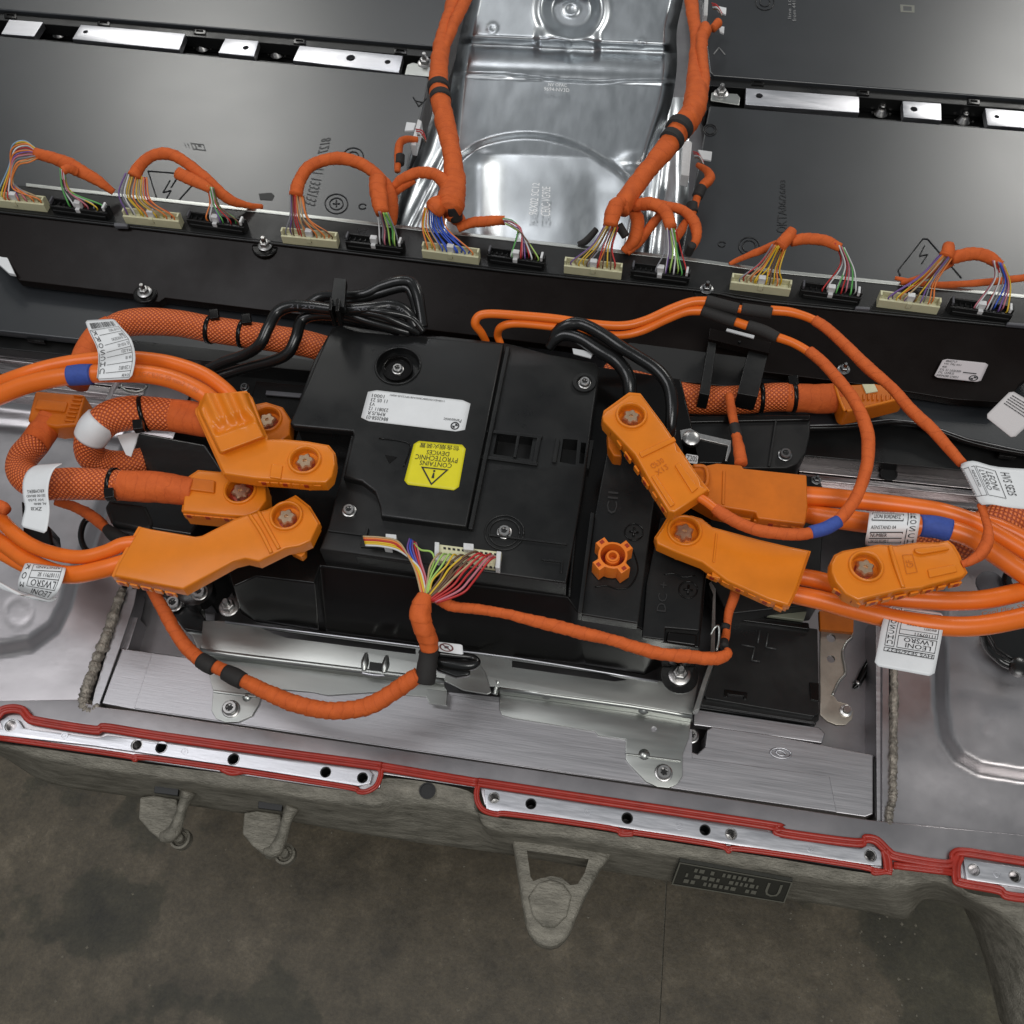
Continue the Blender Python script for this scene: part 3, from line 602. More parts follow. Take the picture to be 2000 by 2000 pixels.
prism('module_gap', [(-120, 20), (852, 100), (845, 165), (-120, 75)], .004, .01, M_gap, tray, bevel=0); prism('module_gap', [(1380, 150), (2160, 210), (2160, 280), (1380, 215)], .004, .01, M_gap, tray, bevel=0)
for lb, q, hs in prs:
    t = thing('spacer_plate', lb, 'spacer plate', P(q[0][0], q[0][1], .005), GS)
    prism('plate', q, .044, .012, M_alub, t, holes=[circ(x, y, r, .044, 14) for x, y, r in hs], bevel=.0006)
    for x, y, r in hs: lathe('threaded_insert', P(x, y, .034), [(PX(r, x, y) * 1.1, 0), (PX(r, x, y) * 1.1, .003), (.0008, .003)], M_gap, t, n=14)
# ------------------------------------------------------------------ fixing bolts
def bolt(name, label, x, y, z, rpx, kind, group, cat='bolt', m=None):
    c = P(x, y, z); r = PX(rpx, x, y, z) * .88; m = m or M_bolt; t = thing(name, label, cat, c, group)
    if kind == 'stud':      # flange nut with a stud through it
        lathe('washer', c, [(r * 1.25, 0), (r * 1.25, r * .18), (r * 1.0, r * .3)], m, t, n=20)
        lathe('hex_nut', c + Vector((0, 0, r * .3)), [(r * .88, 0), (r * .88, r * .62), (r * .7, r * .75)], m, t, n=6, smooth=False, bevel=r * .06)
        lathe('stud', c + Vector((0, 0, r * .9)), [(r * .42, 0), (r * .42, r * 1.0), (r * .3, r * 1.15)], m, t, n=14)
    elif kind == 'torx':
        lathe('washer', c, [(r * 1.12, 0), (r * 1.12, r * .12), (r, r * .2)], m, t, n=24)
        lathe('bolt_head', c + Vector((0, 0, r * .2)), [(r * .92, 0), (r * .9, r * .5), (r * .78, r * .62), (r * .5, r * .62), (r * .46, r * .3), (r * .05, r * .28)], m, t, n=24)
        star('drive_socket', c + Vector((0, 0, r * .5)), r * .30, r * .48, r * .05, M_gap, t)
    elif kind == 'cone':    # nut seen among the spacer plates
        lathe('bolt_base', c, [(r * 1.5, 0), (r * 1.3, r * .3), (r * .75, r * 1.1)], m, t, n=10, smooth=False, bevel=r * .06)
        lathe('bolt_head', c + Vector((0, 0, r * 1.1)), [(r * .62, 0), (r * .62, r * .8), (r * .5, r * .9), (r * .3, r * .9), (r * .28, r * .7)], m, t, n=6, smooth=False, bevel=r * .05)
        for k in range(2):
            lathe('side_pin', c + Vector(((-1.7, 1.8)[k] * r, -.3 * r, 0)), [(r * .22, 0), (r * .22, r * .35)], m, t, n=8)
    return t
GB = 'nuts standing between the spacer plates'
for x, y, lb in [(116, 66, 'bright nut right of the blank spacer plate'), (396, 93, 'bright nut right of the long one-hole spacer plate'), (541, 106, 'bright nut left of the spacer plate with two holes'), (1720, 221, 'bright nut between the dull and the short right spacer plates'), (1881, 236, 'bright nut left of the cut spacer plate at the right edge')]:
    bolt('module_nut', lb, x, y, .014, 11, 'cone', GB)
for x, y, lb, q in [(830, 124, 'bright nut with a grey tab left of the tunnel harness', [(790, 145), (795, 126), (806, 122), (845, 128), (845, 150)]), (1408, 184, 'bright nut with a grey tab right of the tunnel harness', [(1388, 196), (1390, 180), (1440, 183), (1446, 190), (1444, 205)])]:
    t = bolt('module_nut', lb, x, y, .040, 13, 'stud', GB); prism('tab', q, .041, .002, M_zinc, t)
# ================================================================== tunnel cover
tc = thing('tunnel_cover', 'pressed silver cover between the modules with a round dimple and a domed foot', 'cover', P(1080, 300, .02))
LT = [(-70, 927), (0, 914), (52, 902), (124, 888), (181, 880), (300, 868), (400, 850), (500, 835)]
RT = [(-70, 1340), (0, 1334), (60, 1322), (129, 1322), (200, 1312), (290, 1285), (400, 1262), (510, 1240)]
ARC = [(880, 330), (905, 300), (950, 275), (1010, 263), (1070, 266), (1130, 284), (1180, 312), (1225, 345), (1250, 380)]
LTs = cr(LT, 12); RTs = cr(RT, 12)
ARC = cr(ARC, 6)
def zt(x, y):
    l, r = interp(LTs, y), interp(RTs, y); e = min(x - l, r - x); z = .040 + .030 * sst(-4, 26, e)
    yy = y - .04 * (x - 1100); low = .020 * sst(-2, 14, e)
    z += low * (1 - sst(74, 98, yy)) + .009 * sst(-2, 14, e) * math.sin(math.pi * max(0, min(1, (yy - 96) / 62))) ** .8
    w_ = 151 + 4 * math.sin(x * .018); z += .010 * sst(w_, w_ + 5, yy) - .026 * max(0, min(1, (yy - 156) / 150))
    z += .016 * (1 - sst(-9, 5, segd(x, y, ARC))) * (1 + .6 * sst(300, 460, y))
    z -= .007 * math.exp(-((x - 935) / 34) ** 2) * sst(280, 330, y) + .004 * math.exp(-((x - 1165) / 40) ** 2) * sst(320, 380, y)
    d = math.hypot(x - 1116, (y - 18) * 1.05); z += .005 * math.exp(-((d - 62) / 9) ** 2) - .016 * (1 - sst(36, 58, d)); z += .002 * math.exp(-((d - 12) / 3.5) ** 2)
    if 50 < yy < 120: z += .007 * sst(1040, 1056, x) * (1 - sst(1158, 1176, x)) * (1 - sst(90, 106, yy)) * sst(50, 75, yy)
    for cx, cy in ((962, 55), (1252, 85), (1110, 85)): z += .0012 * math.exp(-((math.hypot(x - cx, y - cy) - 8) / 2.5) ** 2)
    z += .006 * math.exp(-(((x - 1235) / 22) ** 2 + ((y - 318) / 15) ** 2))
    for cy in (20, 62): z -= .006 * math.exp(-((x - l - 8) / 8) ** 2 - ((y - cy) / 9) ** 2) + .006 * math.exp(-((r - x - 8) / 8) ** 2 - ((y - cy + 6) / 9) ** 2)
    return z + .0003 * noise.noise(Vector((x * .03, y * .02, 1)))
relief('cover_body', 0, 0, -70, 500, 3.2, zt, M_cover, tc, lr=lambda y: (interp(LTs, y), interp(RTs, y)))
LS = [(190, 850), (230, 842), (290, 822), (345, 796), (400, 774), (500, 745)]; RS = [(190, 1345), (357, 1346), (500, 1340)]
def zs(x, y):
    l, r = interp(LS, y), interp(RS, y); z = .024 + .010 * sst(0, 26, min(x - l, r - x)); z += .006 * math.exp(-((x - y * -.5 - 1020) / 9) ** 2) + .006 * math.exp(-((x - 1285 + (y - 380) * .12) / 9) ** 2)
    return z + .001 * noise.noise(Vector((x * .03, y * .03, 5)))
relief('cover_skirt', 0, 0, 190, 500, 5, zs, M_cover, tc, lr=lambda y: (interp(LS, y), interp(RS, y)))
ce = quadF([(1032, 420, .088), (1075, 424, .088), (1075, 360, .088), (1040, 358, .088)])
print_on('etched_code', ce, [('t', '96X02 SC12', .0, 0, .4, 1, 1), ('t', 'CE0C-VG92E', .55, 0, 1, .9, 1)], mat('etched_code', (.8, .8, .8), .7), tc, .0012)
print_on('etched_code', quadF([(1062, 178, .0805), (1112, 181, .0805), (1112, 165, .0805), (1064, 162, .0805)]), [('t', '9694-NV3D', 0, 0, 1, .45), ('t', 'NV OPAC', .15, .6, .9, 1)], mat('etched_code', (.8, .8, .8), .7), tc, .001)
# ================================================================== control plate with its ledge
cp = thing('control_unit', 'long black control unit plate lying across the modules below the wire plugs', 'control unit', P(1000, 560, .04))
BT = [(-70, 404), (0, 414), (486, 470), (1000, 531), (1360, 567), (1500, 590), (2000, 640), (2070, 648)]
BB = [(-70, 350), (50, 361), (500, 411), (1000, 468), (1336, 505), (1500, 528), (2000, 579), (2070, 586)]
face = [(-70, 406, .098), (0, 415, .098), (486, 471, .098), (1000, 532, .098), (1360, 568, .098), (1500, 591, .098), (2070, 649, .098), (2070, 690, .088), (1990, 752, .070), (1975, 778, .064), (1955, 786, .064), (1860, 780, .064), (1690, 752, .064), (1500, 728, .064), (1000, 664, .064), (500, 604, .064), (322, 582, .064), (310, 590, .062), (285, 588, .062), (262, 575, .064), (38, 548, .064), (30, 540, .066), (-70, 340, .098)][:22] + [(-70, 430, .09)]
prism('front_plate', face, 0, .012, M_plate, cp, bevel=.0012)
prism('ledge', [(x, y + 2) for x, y in BB] + [(x, y - 4) for x, y in reversed(BT)], .100, .02, M_black, cp, bevel=.001)
prism('metal_edge', [(x, y - 4) for x, y in BB[1:]] + [(x, y + 3) for x, y in reversed(BB[1:])], .101, .03, M_zinc, cp, bevel=.0008)
tube('ledge_rim', [(x, y, .1) for x, y in BT], 3.2, M_black, cp, sides=6, n=3)
sf = quadF([(1823, 737, .078), (1914, 747, .078), (1931, 710, .085), (1842, 701, .085)]); sf = lifted(sf, .001)
st = sheet('white_sticker', sf, mat('grey_white_sticker', (.50, .46, .47), .5), cp, 4, 4, rc=.03)
def lines(u0, v0, u1, v1, n, s=3, seed=1):
    rr = random.Random(seed); o = []
    for k in range(n):
        v = v1 - (k + 1) * (v1 - v0) / n; u = u0
        while u < u1 - .02:
            ww = rr.uniform(.02, .07); o.append(('r', u, v + (v1 - v0) / n * .28, min(u1, u + ww), v + (v1 - v0) / n * .62)); u += ww + .012
    return o
def roundel(u, v, ru, rv):
    return [('o', u, v, ru, rv, .72), ('p', [(u + math.cos(a) * ru * .62, v + math.sin(a) * rv * .62) for a in [k * math.pi / 12 for k in range(7)]] + [(u, v)]), ('p', [(u + math.cos(a) * ru * .62, v + math.sin(a) * rv * .62) for a in [math.pi + k * math.pi / 12 for k in range(7)]] + [(u, v)])]
print_on('sticker_print', sf, [('t', '8842717', .08, .84, .32, .95), ('t', 'VIS: PRJ 051', .06, .68, .44, .79), ('t', '400', .06, .53, .16, .63), ('t', 'SYL 51 L030309', .04, .37, .5, .48), ('t', 'SYL 12/MU2', .04, .22, .38, .33), ('t', '30004280 LH021', .03, .06, .5, .17), ('r', .55, .37, .84, .42)] + roundel(.82, .16, .10, .15), M_ink, st if False else cp, .0006)
for x, y, k in [(1640, 748, 0), (1962, 745, 0)]: pass
prism('boss', circ(283, 572, 24, .066, 16), .068, .006, M_blackg, cp, bevel=.002); prism('boss', circ(518, 480, 27, .095, 16), .097, .006, M_blackg, cp, bevel=.002); prism('boss', circ(1379, 566, 26, .096, 16), .099, .008, M_blackg, cp, bevel=.002)
prism('edge_clip', [(222, 434), (250, 436), (248, 442), (222, 441)], .106, .006, M_inkg, cp); prism('edge_clip', [(1672, 597), (1700, 599), (1700, 604), (1670, 602)], .106, .006, M_inkg, cp); prism('edge_clip', [(1968, 628), (2010, 632), (2010, 637), (1966, 633)], .106, .006, M_inkg, cp)
t = prism('stop_bracket', [(-20, 480), (4, 480), (29, 535), (17, 533), (-20, 500)], .075, .006, M_white, None, bevel=.0008); tag(t, 'white strip peeking out beside the left end of the control unit', 'strip')
bolt('plate_nut', 'flange nut on the control unit, below the third cream plug from the left', 518, 480, .098, 13, 'stud', 'nuts holding the control unit')
bolt('plate_nut', 'flange nut at the lower left edge of the control unit', 283, 571, .069, 13, 'stud', 'nuts holding the control unit')
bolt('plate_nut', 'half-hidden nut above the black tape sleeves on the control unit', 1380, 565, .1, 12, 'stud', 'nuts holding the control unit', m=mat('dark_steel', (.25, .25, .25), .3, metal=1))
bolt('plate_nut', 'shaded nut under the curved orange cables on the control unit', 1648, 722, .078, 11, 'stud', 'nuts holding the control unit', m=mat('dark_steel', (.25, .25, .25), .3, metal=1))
# ================================================================== plugs in a row and their wires
creams = [(-25, 401, 92, 413), (245, 435, 354, 446), (552, 474, 660, 484), (825, 502, 935, 516), (1101, 532, 1213, 545), (1425, 564, 1541, 578), (1712, 598, 1830, 613)]
blacks = [(102, 413, 214, 428), (368, 440, 480, 456), (676, 483, 788, 497), (952, 510, 1063, 526), (1231, 540, 1345, 555), (1561, 578, 1678, 594), (1850, 610, 1972, 627)]
ordn = ['first', 'second', 'third', 'fourth', 'fifth', 'sixth', 'last']
ZP = .102
def plug(x0, y0, x1, y1, m, cream, label, sleeve):
    a = P(x0, y0, ZP); b = P(x1, y1, ZP); ux = (b - a); W = ux.length; ux.normalize(); uy = Vector((-ux.y, ux.x, 0)); uz = Vector((0, 0, 1)); D = .0125; H = .016 if cream else .014
    name = 'cream_plug' if cream else 'black_plug'
    t = thing(name, label, 'plug', a, 'cream plugs along the control unit' if cream else 'black plugs along the control unit')
    def bx(nm, u0, u1, d0, d1, h0, h1, mm, bv=.0006):
        pts = [a + ux * u + uy * d for u, d in ((u0, d0), (u1, d0), (u1, d1), (u0, d1))]; return prism(nm, [p + uz * h1 for p in pts], 0, h1 - h0, mm, t, world=True, bevel=bv)
    bx('front_wall', 0, W, 0, .003, -.002, H * .75, m); bx('back_wall', 0, W, D - .002, D, -.002, H, m)
    bx('end_wall', 0, .0025, .0031, D - .0021, -.002, H * 1.15, m); bx('end_wall', W - .0025, W, .0031, D - .0021, -.002, H * 1.15, m)
    bx('wire_block', .0027, W - .0027, .0031, D - .0021, -.001, H * .5, m if cream else M_gap)
    c = W * (.50 if cream else .49)
    bx('latch', c - .0045, c + .0045, .0032, D * .8, H * .5, H * 1.35, M_clear, .001); bx('latch_step', c - .003, c + .003, -.0012, .0031, H * .25, H * .8, M_clear if not cream else m, .0006)
    if cream: bx('latch_hole', c - .002, c + .0035, -.0003, .0004, H * .28, H * .45, M_gap, 0)
    else:
        bx('lip', .004, W - .003, -.0025, -.0002, .0, H * .4, m)
        for k in range(4): bx('cavity_rib', W * (.06 + .09 * k), W * (.075 + .09 * k), .004, D * .7, H * .5, H * .8, m, .0003)
        bx('release_arm', .001, .0035, .002, D, H * .8, H * 1.2, M_inkg); bx('release_arm', W - .006, W - .003, .002, D, H * .8, H * 1.3, M_clear)
    def slot(f, row): p = a + ux * (W * f) + uy * (.0045 + .0040 * row) + uz * H * .5; return p
    return t, slot
def wires(t, slot, fr, mouth, spread, cols, via, zm=.15, r=1.5, vspread=4):
    """each wire from its slot over a via point to the sleeve mouth"""
    n = len(cols); mx, my = mouth; dx, dy = spread
    for i, cn in enumerate(cols):
        f = fr[0] + (fr[1] - fr[0]) * (i + .5) / n; s = slot(f, i % 2); k = (i + .5) / n - .5
        if .44 < f < .56 and n > 6: s = slot(.42 if f < .5 else .58, 0)
        e = P(mx + dx * k * 2, my + dy * k * 2 + R.uniform(-1, 1), zm + R.uniform(-.003, .003)); up = s + Vector((0, 0, .010))
        pts = [s, up]
        for vx, vy, vz in via:
            pts.append(P(vx + dx * k * 2 * vspread * .5 + R.uniform(-2.5, 2.5), vy + dy * k * vspread + R.uniform(-1.5, 1.5), vz + R.uniform(-.003, .003)))
        pts.append(e); c = cr([tuple(p) for p in pts], 7); rr = PX(r * R.uniform(.9, 1.1), mx, my, .13)
        sweep('wire', c, rr, WC[cn], t, sides=6)
cols = [['lightblue', 'yellow', 'orange', 'white', 'red', 'orange', 'purple', 'orange', 'pink', 'grey', 'orange', 'tan', 'orange'],
        ['purple', 'grey', 'white', 'yellow', 'yellow', 'brown', 'orange', 'yellow', 'tan', 'yellow', 'orange', 'red', 'orange'],
        ['grey', 'purple', 'brown', 'red', 'red', 'orange', 'tan', 'brown', 'orange', 'tan', 'orange', 'orange', 'brown'],
        ['orange', 'yellow', 'orange', 'tan', 'blue', 'blue', 'blue', 'blue', 'blue', 'blue', 'blue', 'blue', 'orange'],
        ['purple', 'tan', 'yellow', 'yellow', 'brown', 'grey', 'red', 'orange', 'brown', 'yellow', 'brown', 'red'],
        ['grey', 'red', 'tan', 'orange', 'yellow', 'yellow', 'yellow', 'orange', 'brown', 'yellow', 'orange', 'yellow'],
        ['purple', 'purple', 'yellow', 'orange', 'purple', 'tan', 'brown', 'yellow', 'purple', 'grey', 'orange', 'orange']]
bcols = [['green', 'black', 'white', 'red', 'pink', 'white', 'yellow', 'green'], ['orange', 'red', 'white', 'purple', 'green', 'white', 'red', 'green', 'brown'], ['white', 'grey', 'pink', 'black', 'lime', 'green', 'lime', 'grey'],
         ['green', 'white', 'red', 'pink', 'purple', 'red', 'white', 'brown', 'lime'], ['grey', 'white', 'purple', 'lime', 'white', 'lime', 'green', 'red'], ['red', 'white', 'green', 'white', 'red', 'pink', 'green', 'white'], ['pink', 'white', 'white', 'red', 'grey', 'blue', 'purple', 'pink', 'yellow']]
cm = [dict(mouth=(74, 300), spread=(2, 9), via=[(22, 345, .125), (28, 306, .145), (52, 296, .150)], fr=(.22, .95)), dict(mouth=(266, 342), spread=(22, 5), via=[(262, 385, .135)], fr=(.04, .93)), dict(mouth=(580, 381), spread=(14, 2), via=[(585, 425, .135)], fr=(.06, .93)),
      dict(mouth=(846, 408), spread=(18, 2), via=[(850, 445, .13)], fr=(.06, .9)), dict(mouth=(1194, 442), spread=(14, 2), via=[(1176, 480, .13)], fr=(.1, .9)), dict(mouth=(1522, 480), spread=(14, 4), via=[(1502, 520, .13)], fr=(.12, .85)), dict(mouth=(1848, 500), spread=(12, 4), via=[(1812, 545, .13)], fr=(.14, .9))]
bm_ = [dict(mouth=(122, 332), spread=(5, 3), via=[(130, 370, .13)], fr=(.3, .92)), dict(mouth=(411, 364), spread=(7, 3), via=[(420, 400, .13)], fr=(.32, .92)), dict(mouth=(747, 414), spread=(12, 2), via=[(757, 445, .13)], fr=(.58, .92)),
       dict(mouth=(985, 432), spread=(3, 6), via=[(1018, 455, .125), (1004, 440, .13)], fr=(.4, .9)), dict(mouth=(1310, 446), spread=(11, 2), via=[(1315, 490, .13)], fr=(.42, .95)), dict(mouth=(1640, 480), spread=(10, 5), via=[(1655, 520, .13)], fr=(.32, .92)), dict(mouth=(1950, 512), spread=(12, 4), via=[(1958, 550, .13)], fr=(.36, .92))]
cl_lab = ['cream plug at the left edge with wires arching into a sleeve', 'cream plug below the triangle mark with yellow wires', 'cream plug with red and tan wires under the tall orange arch', 'cream plug crowded with blue wires left of the silver dome', 'cream plug right of the silver dome with grey and brown wires', 'cream plug with yellow wires just right of the dark nut', 'cream plug furthest right, with purple and orange wires']
bl_lab = ['black plug beside the left edge cream plug', 'black plug between the triangle mark and the plate nut', 'black plug with lime and white wires left of the tunnel harness', 'black plug with red wires at the foot of the silver dome', 'black plug with lime wires under the right tunnel harness', 'black plug with green and white wires right of the yellow-wired plug', 'black plug at the right end of the row']
for i in range(7):
    t, s = plug(*creams[i], M_cream, True, cl_lab[i], None); q = cm[i]; wires(t, s, q['fr'], q['mouth'], q['spread'], cols[i], q['via'], vspread=3 if i else 5)
    t, s = plug(*blacks[i], M_black, False, bl_lab[i], None); q = bm_[i]; wires(t, s, q['fr'], q['mouth'], q['spread'], bcols[i], q['via'], vspread=3)
# ================================================================== orange cloth sleeves
def loom(label, parts, group='orange cloth wire sleeves', name='wire_sleeve', m=None):
    x, y = parts[0][1][0][:2]; t = thing(name, label, 'wire sleeve', P(x, y, .1), group)
    for nm, pts, r, *mm in parts:
        mt_ = mm[0] if mm else (m or M_tape); tp = mt_ in (M_tape,)
        tube(nm, pts, r, mt_, t, n=10, sides=18 if r > 12 else 12, rough=.14 if tp else 0, spiral=.09 if tp else 0)
    return t
loom('orange cloth sleeve over the first cream and black plugs, at the left edge', [('sleeve', [(70, 299, .150, 10), (110, 311, .150, 12), (150, 330, .140, 13), (190, 352, .128, 11), (222, 376, .112, 6)], 12), ('branch', [(150, 336, .142), (134, 330, .150), (122, 334, .151, 8)], 9)])
loom('orange cloth sleeve arching over the triangle mark', [('sleeve', [(262, 345, .150, 13), (276, 320, .155), (305, 302, .158), (340, 304, .156), (375, 326, .148), (410, 356, .138), (445, 388, .122), (480, 400, .108, 7), (512, 404, .095, 5)], 11), ('branch', [(348, 338, .150, 12), (375, 352, .148, 12), (398, 362, .146, 10), (412, 372, .143, 8)], 11)])
loom('tall orange cloth arch left of the tunnel harness', [('sleeve', [(578, 382, .150, 13), (586, 350, .155), (610, 322, .158), (655, 310, .158), (700, 318, .152), (735, 342, .145, 12), (757, 375, .135, 16), (766, 410, .122, 13), (768, 440, .108, 6)], 12), ('branch', [(738, 350, .150, 16), (740, 385, .150, 17), (746, 416, .148, 13)], 15)])
loom('thick orange harness on the left of the tunnel cover', [('sleeve', [(893, -40, .125, 17), (884, 15, .130, 15), (868, 60, .135, 14), (860, 110, .140, 17), (856, 160, .145, 19), (864, 215, .150, 19), (876, 270, .152, 19), (886, 320, .152, 19), (888, 360, .150, 22), (880, 395, .150, 27), (878, 412, .149, 25)], 18),
     ('strand', [(925, -30, .13, 9), (905, 10, .135, 12), (885, 50, .14, 11), (870, 90, .142, 9), (862, 115, .142, 8)], 10), ('fold', [(846, 392, .155, 17), (852, 404, .152, 20), (846, 412, .148, 17)], 18), ('branch', [(765, 368, .135, 6), (785, 350, .142, 10), (820, 338, .150, 11), (850, 341, .155, 12), (872, 362, .155, 14), (878, 385, .15, 12)], 11), ('short_branch', [(762, 382, .125, 8), (790, 362, .135, 8), (810, 352, .14, 7)], 8),
     ('tape_band', [(856, 167, .1470, 21.5), (857, 176, .1475, 21.5)], 20, M_tapeb), ('tape_band', [(860, 187, .1485, 21.5), (861, 196, .149, 21.5)], 20, M_tapeb), ('tape_band', [(884, 398, .150, 20), (892, 430, .128, 12)], 18, M_tapeb), ('tail', [(880, 410, .14, 20), (905, 440, .11, 10)], 18, M_tape)])
loom('short orange cloth sleeve at the foot of the silver dome', [('sleeve', [(896, 446, .118, 8), (920, 436, .126, 10), (955, 432, .13, 10), (986, 430, .13, 9)], 10)])
loom('thick orange harness on the right of the tunnel cover', [('sleeve', [(1348, -40, .12, 14), (1352, 20, .125, 13), (1360, 70, .13, 12), (1358, 110, .135, 12), (1356, 150, .14, 15), (1360, 185, .142, 22), (1352, 222, .145, 24), (1328, 252, .148, 23), (1305, 285, .148, 20), (1275, 320, .150, 19), (1244, 358, .150, 19), (1222, 392, .150, 20), (1212, 412, .148, 17)], 18),
     ('strand', [(1376, 48, .14, 8), (1377, 60, .14, 12), (1370, 80, .14, 12), (1372, 120, .142, 11), (1376, 155, .143, 11), (1370, 195, .143, 12)], 11), ('tape_band', [(1330, 246, .150, 27), (1323, 256, .1505, 26.5)], 24, M_tapeb), ('tape_band', [(1316, 268, .151, 24), (1309, 277, .151, 24)], 22, M_tapeb),
     ('branch', [(1215, 396, .155, 14), (1200, 408, .156, 17), (1192, 442, .150, 14)], 16), ('branch', [(1238, 402, .14, 12), (1270, 398, .15, 13), (1298, 412, .152, 13), (1311, 446, .15, 12)], 13), ('loop', [(1240, 400, .13, 8), (1290, 400, .13, 9), (1335, 412, .13, 10), (1356, 436, .125, 11), (1360, 465, .12, 9), (1348, 490, .11, 7)], 10),
     ('strand', [(1230, 400, .13, 10), (1245, 430, .125, 13), (1240, 465, .118, 13), (1218, 492, .105, 8)], 12), ('strand', [(1290, 420, .12, 8), (1268, 445, .118, 9), (1245, 475, .11, 9), (1225, 495, .105, 6)], 9), ('tape_band', [(1208, 440, .135, 9), (1222, 462, .128, 8)], 9, M_tapeb), ('tape_band', [(1352, 478, .125, 9), (1344, 496, .11, 8)], 9, M_tapeb), ('strand', [(1340, 430, .12, 6), (1330, 450, .118, 9), (1318, 470, .112, 7)], 8), ('tail', [(1165, 448, .11, 6), (1145, 470, .105, 7), (1130, 478, .1, 6)], 6, M_tapeb)])
loom('orange sleeve over the yellow-wired cream plug and its black neighbour', [('sleeve', [(1546, 452, .15, 10), (1540, 462, .152, 12), (1522, 482, .15, 12)], 12), ('branch', [(1545, 472, .146, 10), (1575, 466, .146, 11), (1610, 470, .147, 11), (1642, 484, .146, 9)], 10), ('tail', [(1520, 476, .135, 8), (1480, 492, .12, 7), (1440, 508, .105, 5), (1425, 516, .1, 4)], 6)])
loom('orange sleeve over the two plugs at the right end of the row', [('sleeve', [(1852, 482, .15, 12), (1852, 492, .152, 13), (1848, 502, .15, 13)], 12), ('branch', [(1858, 505, .146, 12), (1890, 496, .147, 13), (1925, 500, .147, 12), (1955, 518, .143, 9)], 12), ('tail', [(1860, 512, .13, 8), (1810, 538, .115, 7), (1760, 553, .102, 5)], 6), ('tail', [(1748, 543, .1, 4), (1820, 556, .102, 6), (1920, 552, .104, 7), (2040, 538, .105, 7)], 6)])
loom('small orange lead with a black band left of the tunnel cover', [('sleeve', [(815, 273, .085, 6), (795, 272, .09, 7), (781, 280, .092, 8), (778, 305, .09, 8), (776, 335, .086, 6)], 7), ('tape_band', [(782, 304, .0915, 9), (781, 320, .09, 9)], 9, M_tapeb)])
loom('small orange lead with black bands right of the tunnel cover', [('sleeve', [(1362, 322, .085, 5), (1382, 335, .09, 8), (1386, 350, .09, 10), (1372, 365, .088, 9), (1362, 385, .085, 8), (1355, 410, .082, 7), (1350, 430, .08, 6)], 8), ('tape_band', [(1370, 366, .089, 11), (1362, 384, .087, 11)], 11, M_tapeb), ('tape_band', [(1352, 398, .085, 11), (1352, 414, .083, 11)], 11, M_tapeb)])
loom('orange stub beside the white tab at the top of the frame', [('sleeve', [(1392, 56, .09, 8), (1402, 46, .09, 9), (1402, 42, .09, 8)], 9)])
def sideplug(label, x, y, q, wedge, red):
    t = thing('sensor_plug', label, 'plug', P(x, y, .07), 'small sensor plugs beside the tunnel cover')
    prism('body', q, .085, .02, M_clear, t, bevel=.001)
    if wedge: prism('tab', wedge, .078, .003, M_white, t, bevel=.0005)
    for k in range(4): tube('wire', [(x + 4 + k, y - 6 + 4 * k, .085), (x + 14 + R.uniform(-3, 3), y - 2 + 3 * k, .09), (x + 24, y + 14 + k * 2, .086)], 1.2, WC[['red', 'red', 'white', 'brown'][k]], t, sides=5)
    return t
sideplug('white sensor plug with a fanned white tab right of the tunnel harness', 1350, 302, [(1334, 275), (1347, 274), (1352, 278), (1346, 344), (1330, 341)], [(1363, 292), (1391, 296), (1389, 313), (1372, 310)], 1)
sideplug('dark sensor plug with a clear tab left of the tunnel harness', 808, 258, [(816, 232), (824, 236), (812, 284), (802, 282)], [(794, 238), (812, 240), (808, 254), (790, 255)], 1)
sideplug('sensor plug with two white tabs at the top edge right of the harness', 1386, 12, [(1376, -8), (1384, -8), (1382, 30), (1374, 30)], [(1396, 10), (1419, 15), (1418, 28), (1404, 22)], 1)
prism('second_tab', [(1404, 50), (1415, 52), (1414, 65), (1406, 62)], .078, .003, M_white, bpy.data.objects['sensor_plug.002'], bevel=.0005)
# ================================================================== tray cross rails seen at both sides
M_rail = mat('streaky_aluminium', (.42, .38, .38), .30, metal=1, bump=.12, bscale=30, stretch=(1, 22, 22), var=.35, vscale=18, rvar=.1)
def rails(pts_top, zs, wd, nm='cross_rail'):
    for k, (z, w_) in enumerate(zip(zs, wd)):
        o0 = sum(wd[:k]); prism(nm, [(x, y + o0 + 1.0) for x, y in pts_top] + [(x, y + o0 + w_ - 1.0) for x, y in reversed(pts_top)], z, .02, M_rail, tray, bevel=.0012)
rails([(-90, 672), (300, 716), (640, 752)], [.004, .001, .006, -.002], [22, 26, 18, 22])
rails([(1560, 884), (1800, 908), (2100, 938)], [.004, .0, .005, -.004, .002], [16, 22, 14, 26, 30])
lathe('rail_hole', P(1736, 925, .0055), [(.0105, 0), (.0105, .001), (.0085, .001), (.008, -.002), (.001, -.002)], M_gap, tray)
def loft(name, top, zt, bot, zb, m, parent, bevel=.0012, mid=0):
    a = [P(x, y, zt) for x, y in top]; b = [P(x, y, zb) for x, y in bot]; n = len(a)
    if sum(a[i].x * a[(i + 1) % n].y - a[(i + 1) % n].x * a[i].y for i in range(n)) < 0: a.reverse(); b.reverse()
    F = [tuple(range(n)), tuple(n + i for i in reversed(range(n)))] + [(i, n + i, n + (i + 1) % n, (i + 1) % n) for i in range(n)]
    return mesh_obj(name, a + b, F, m, parent, bevel=bevel)
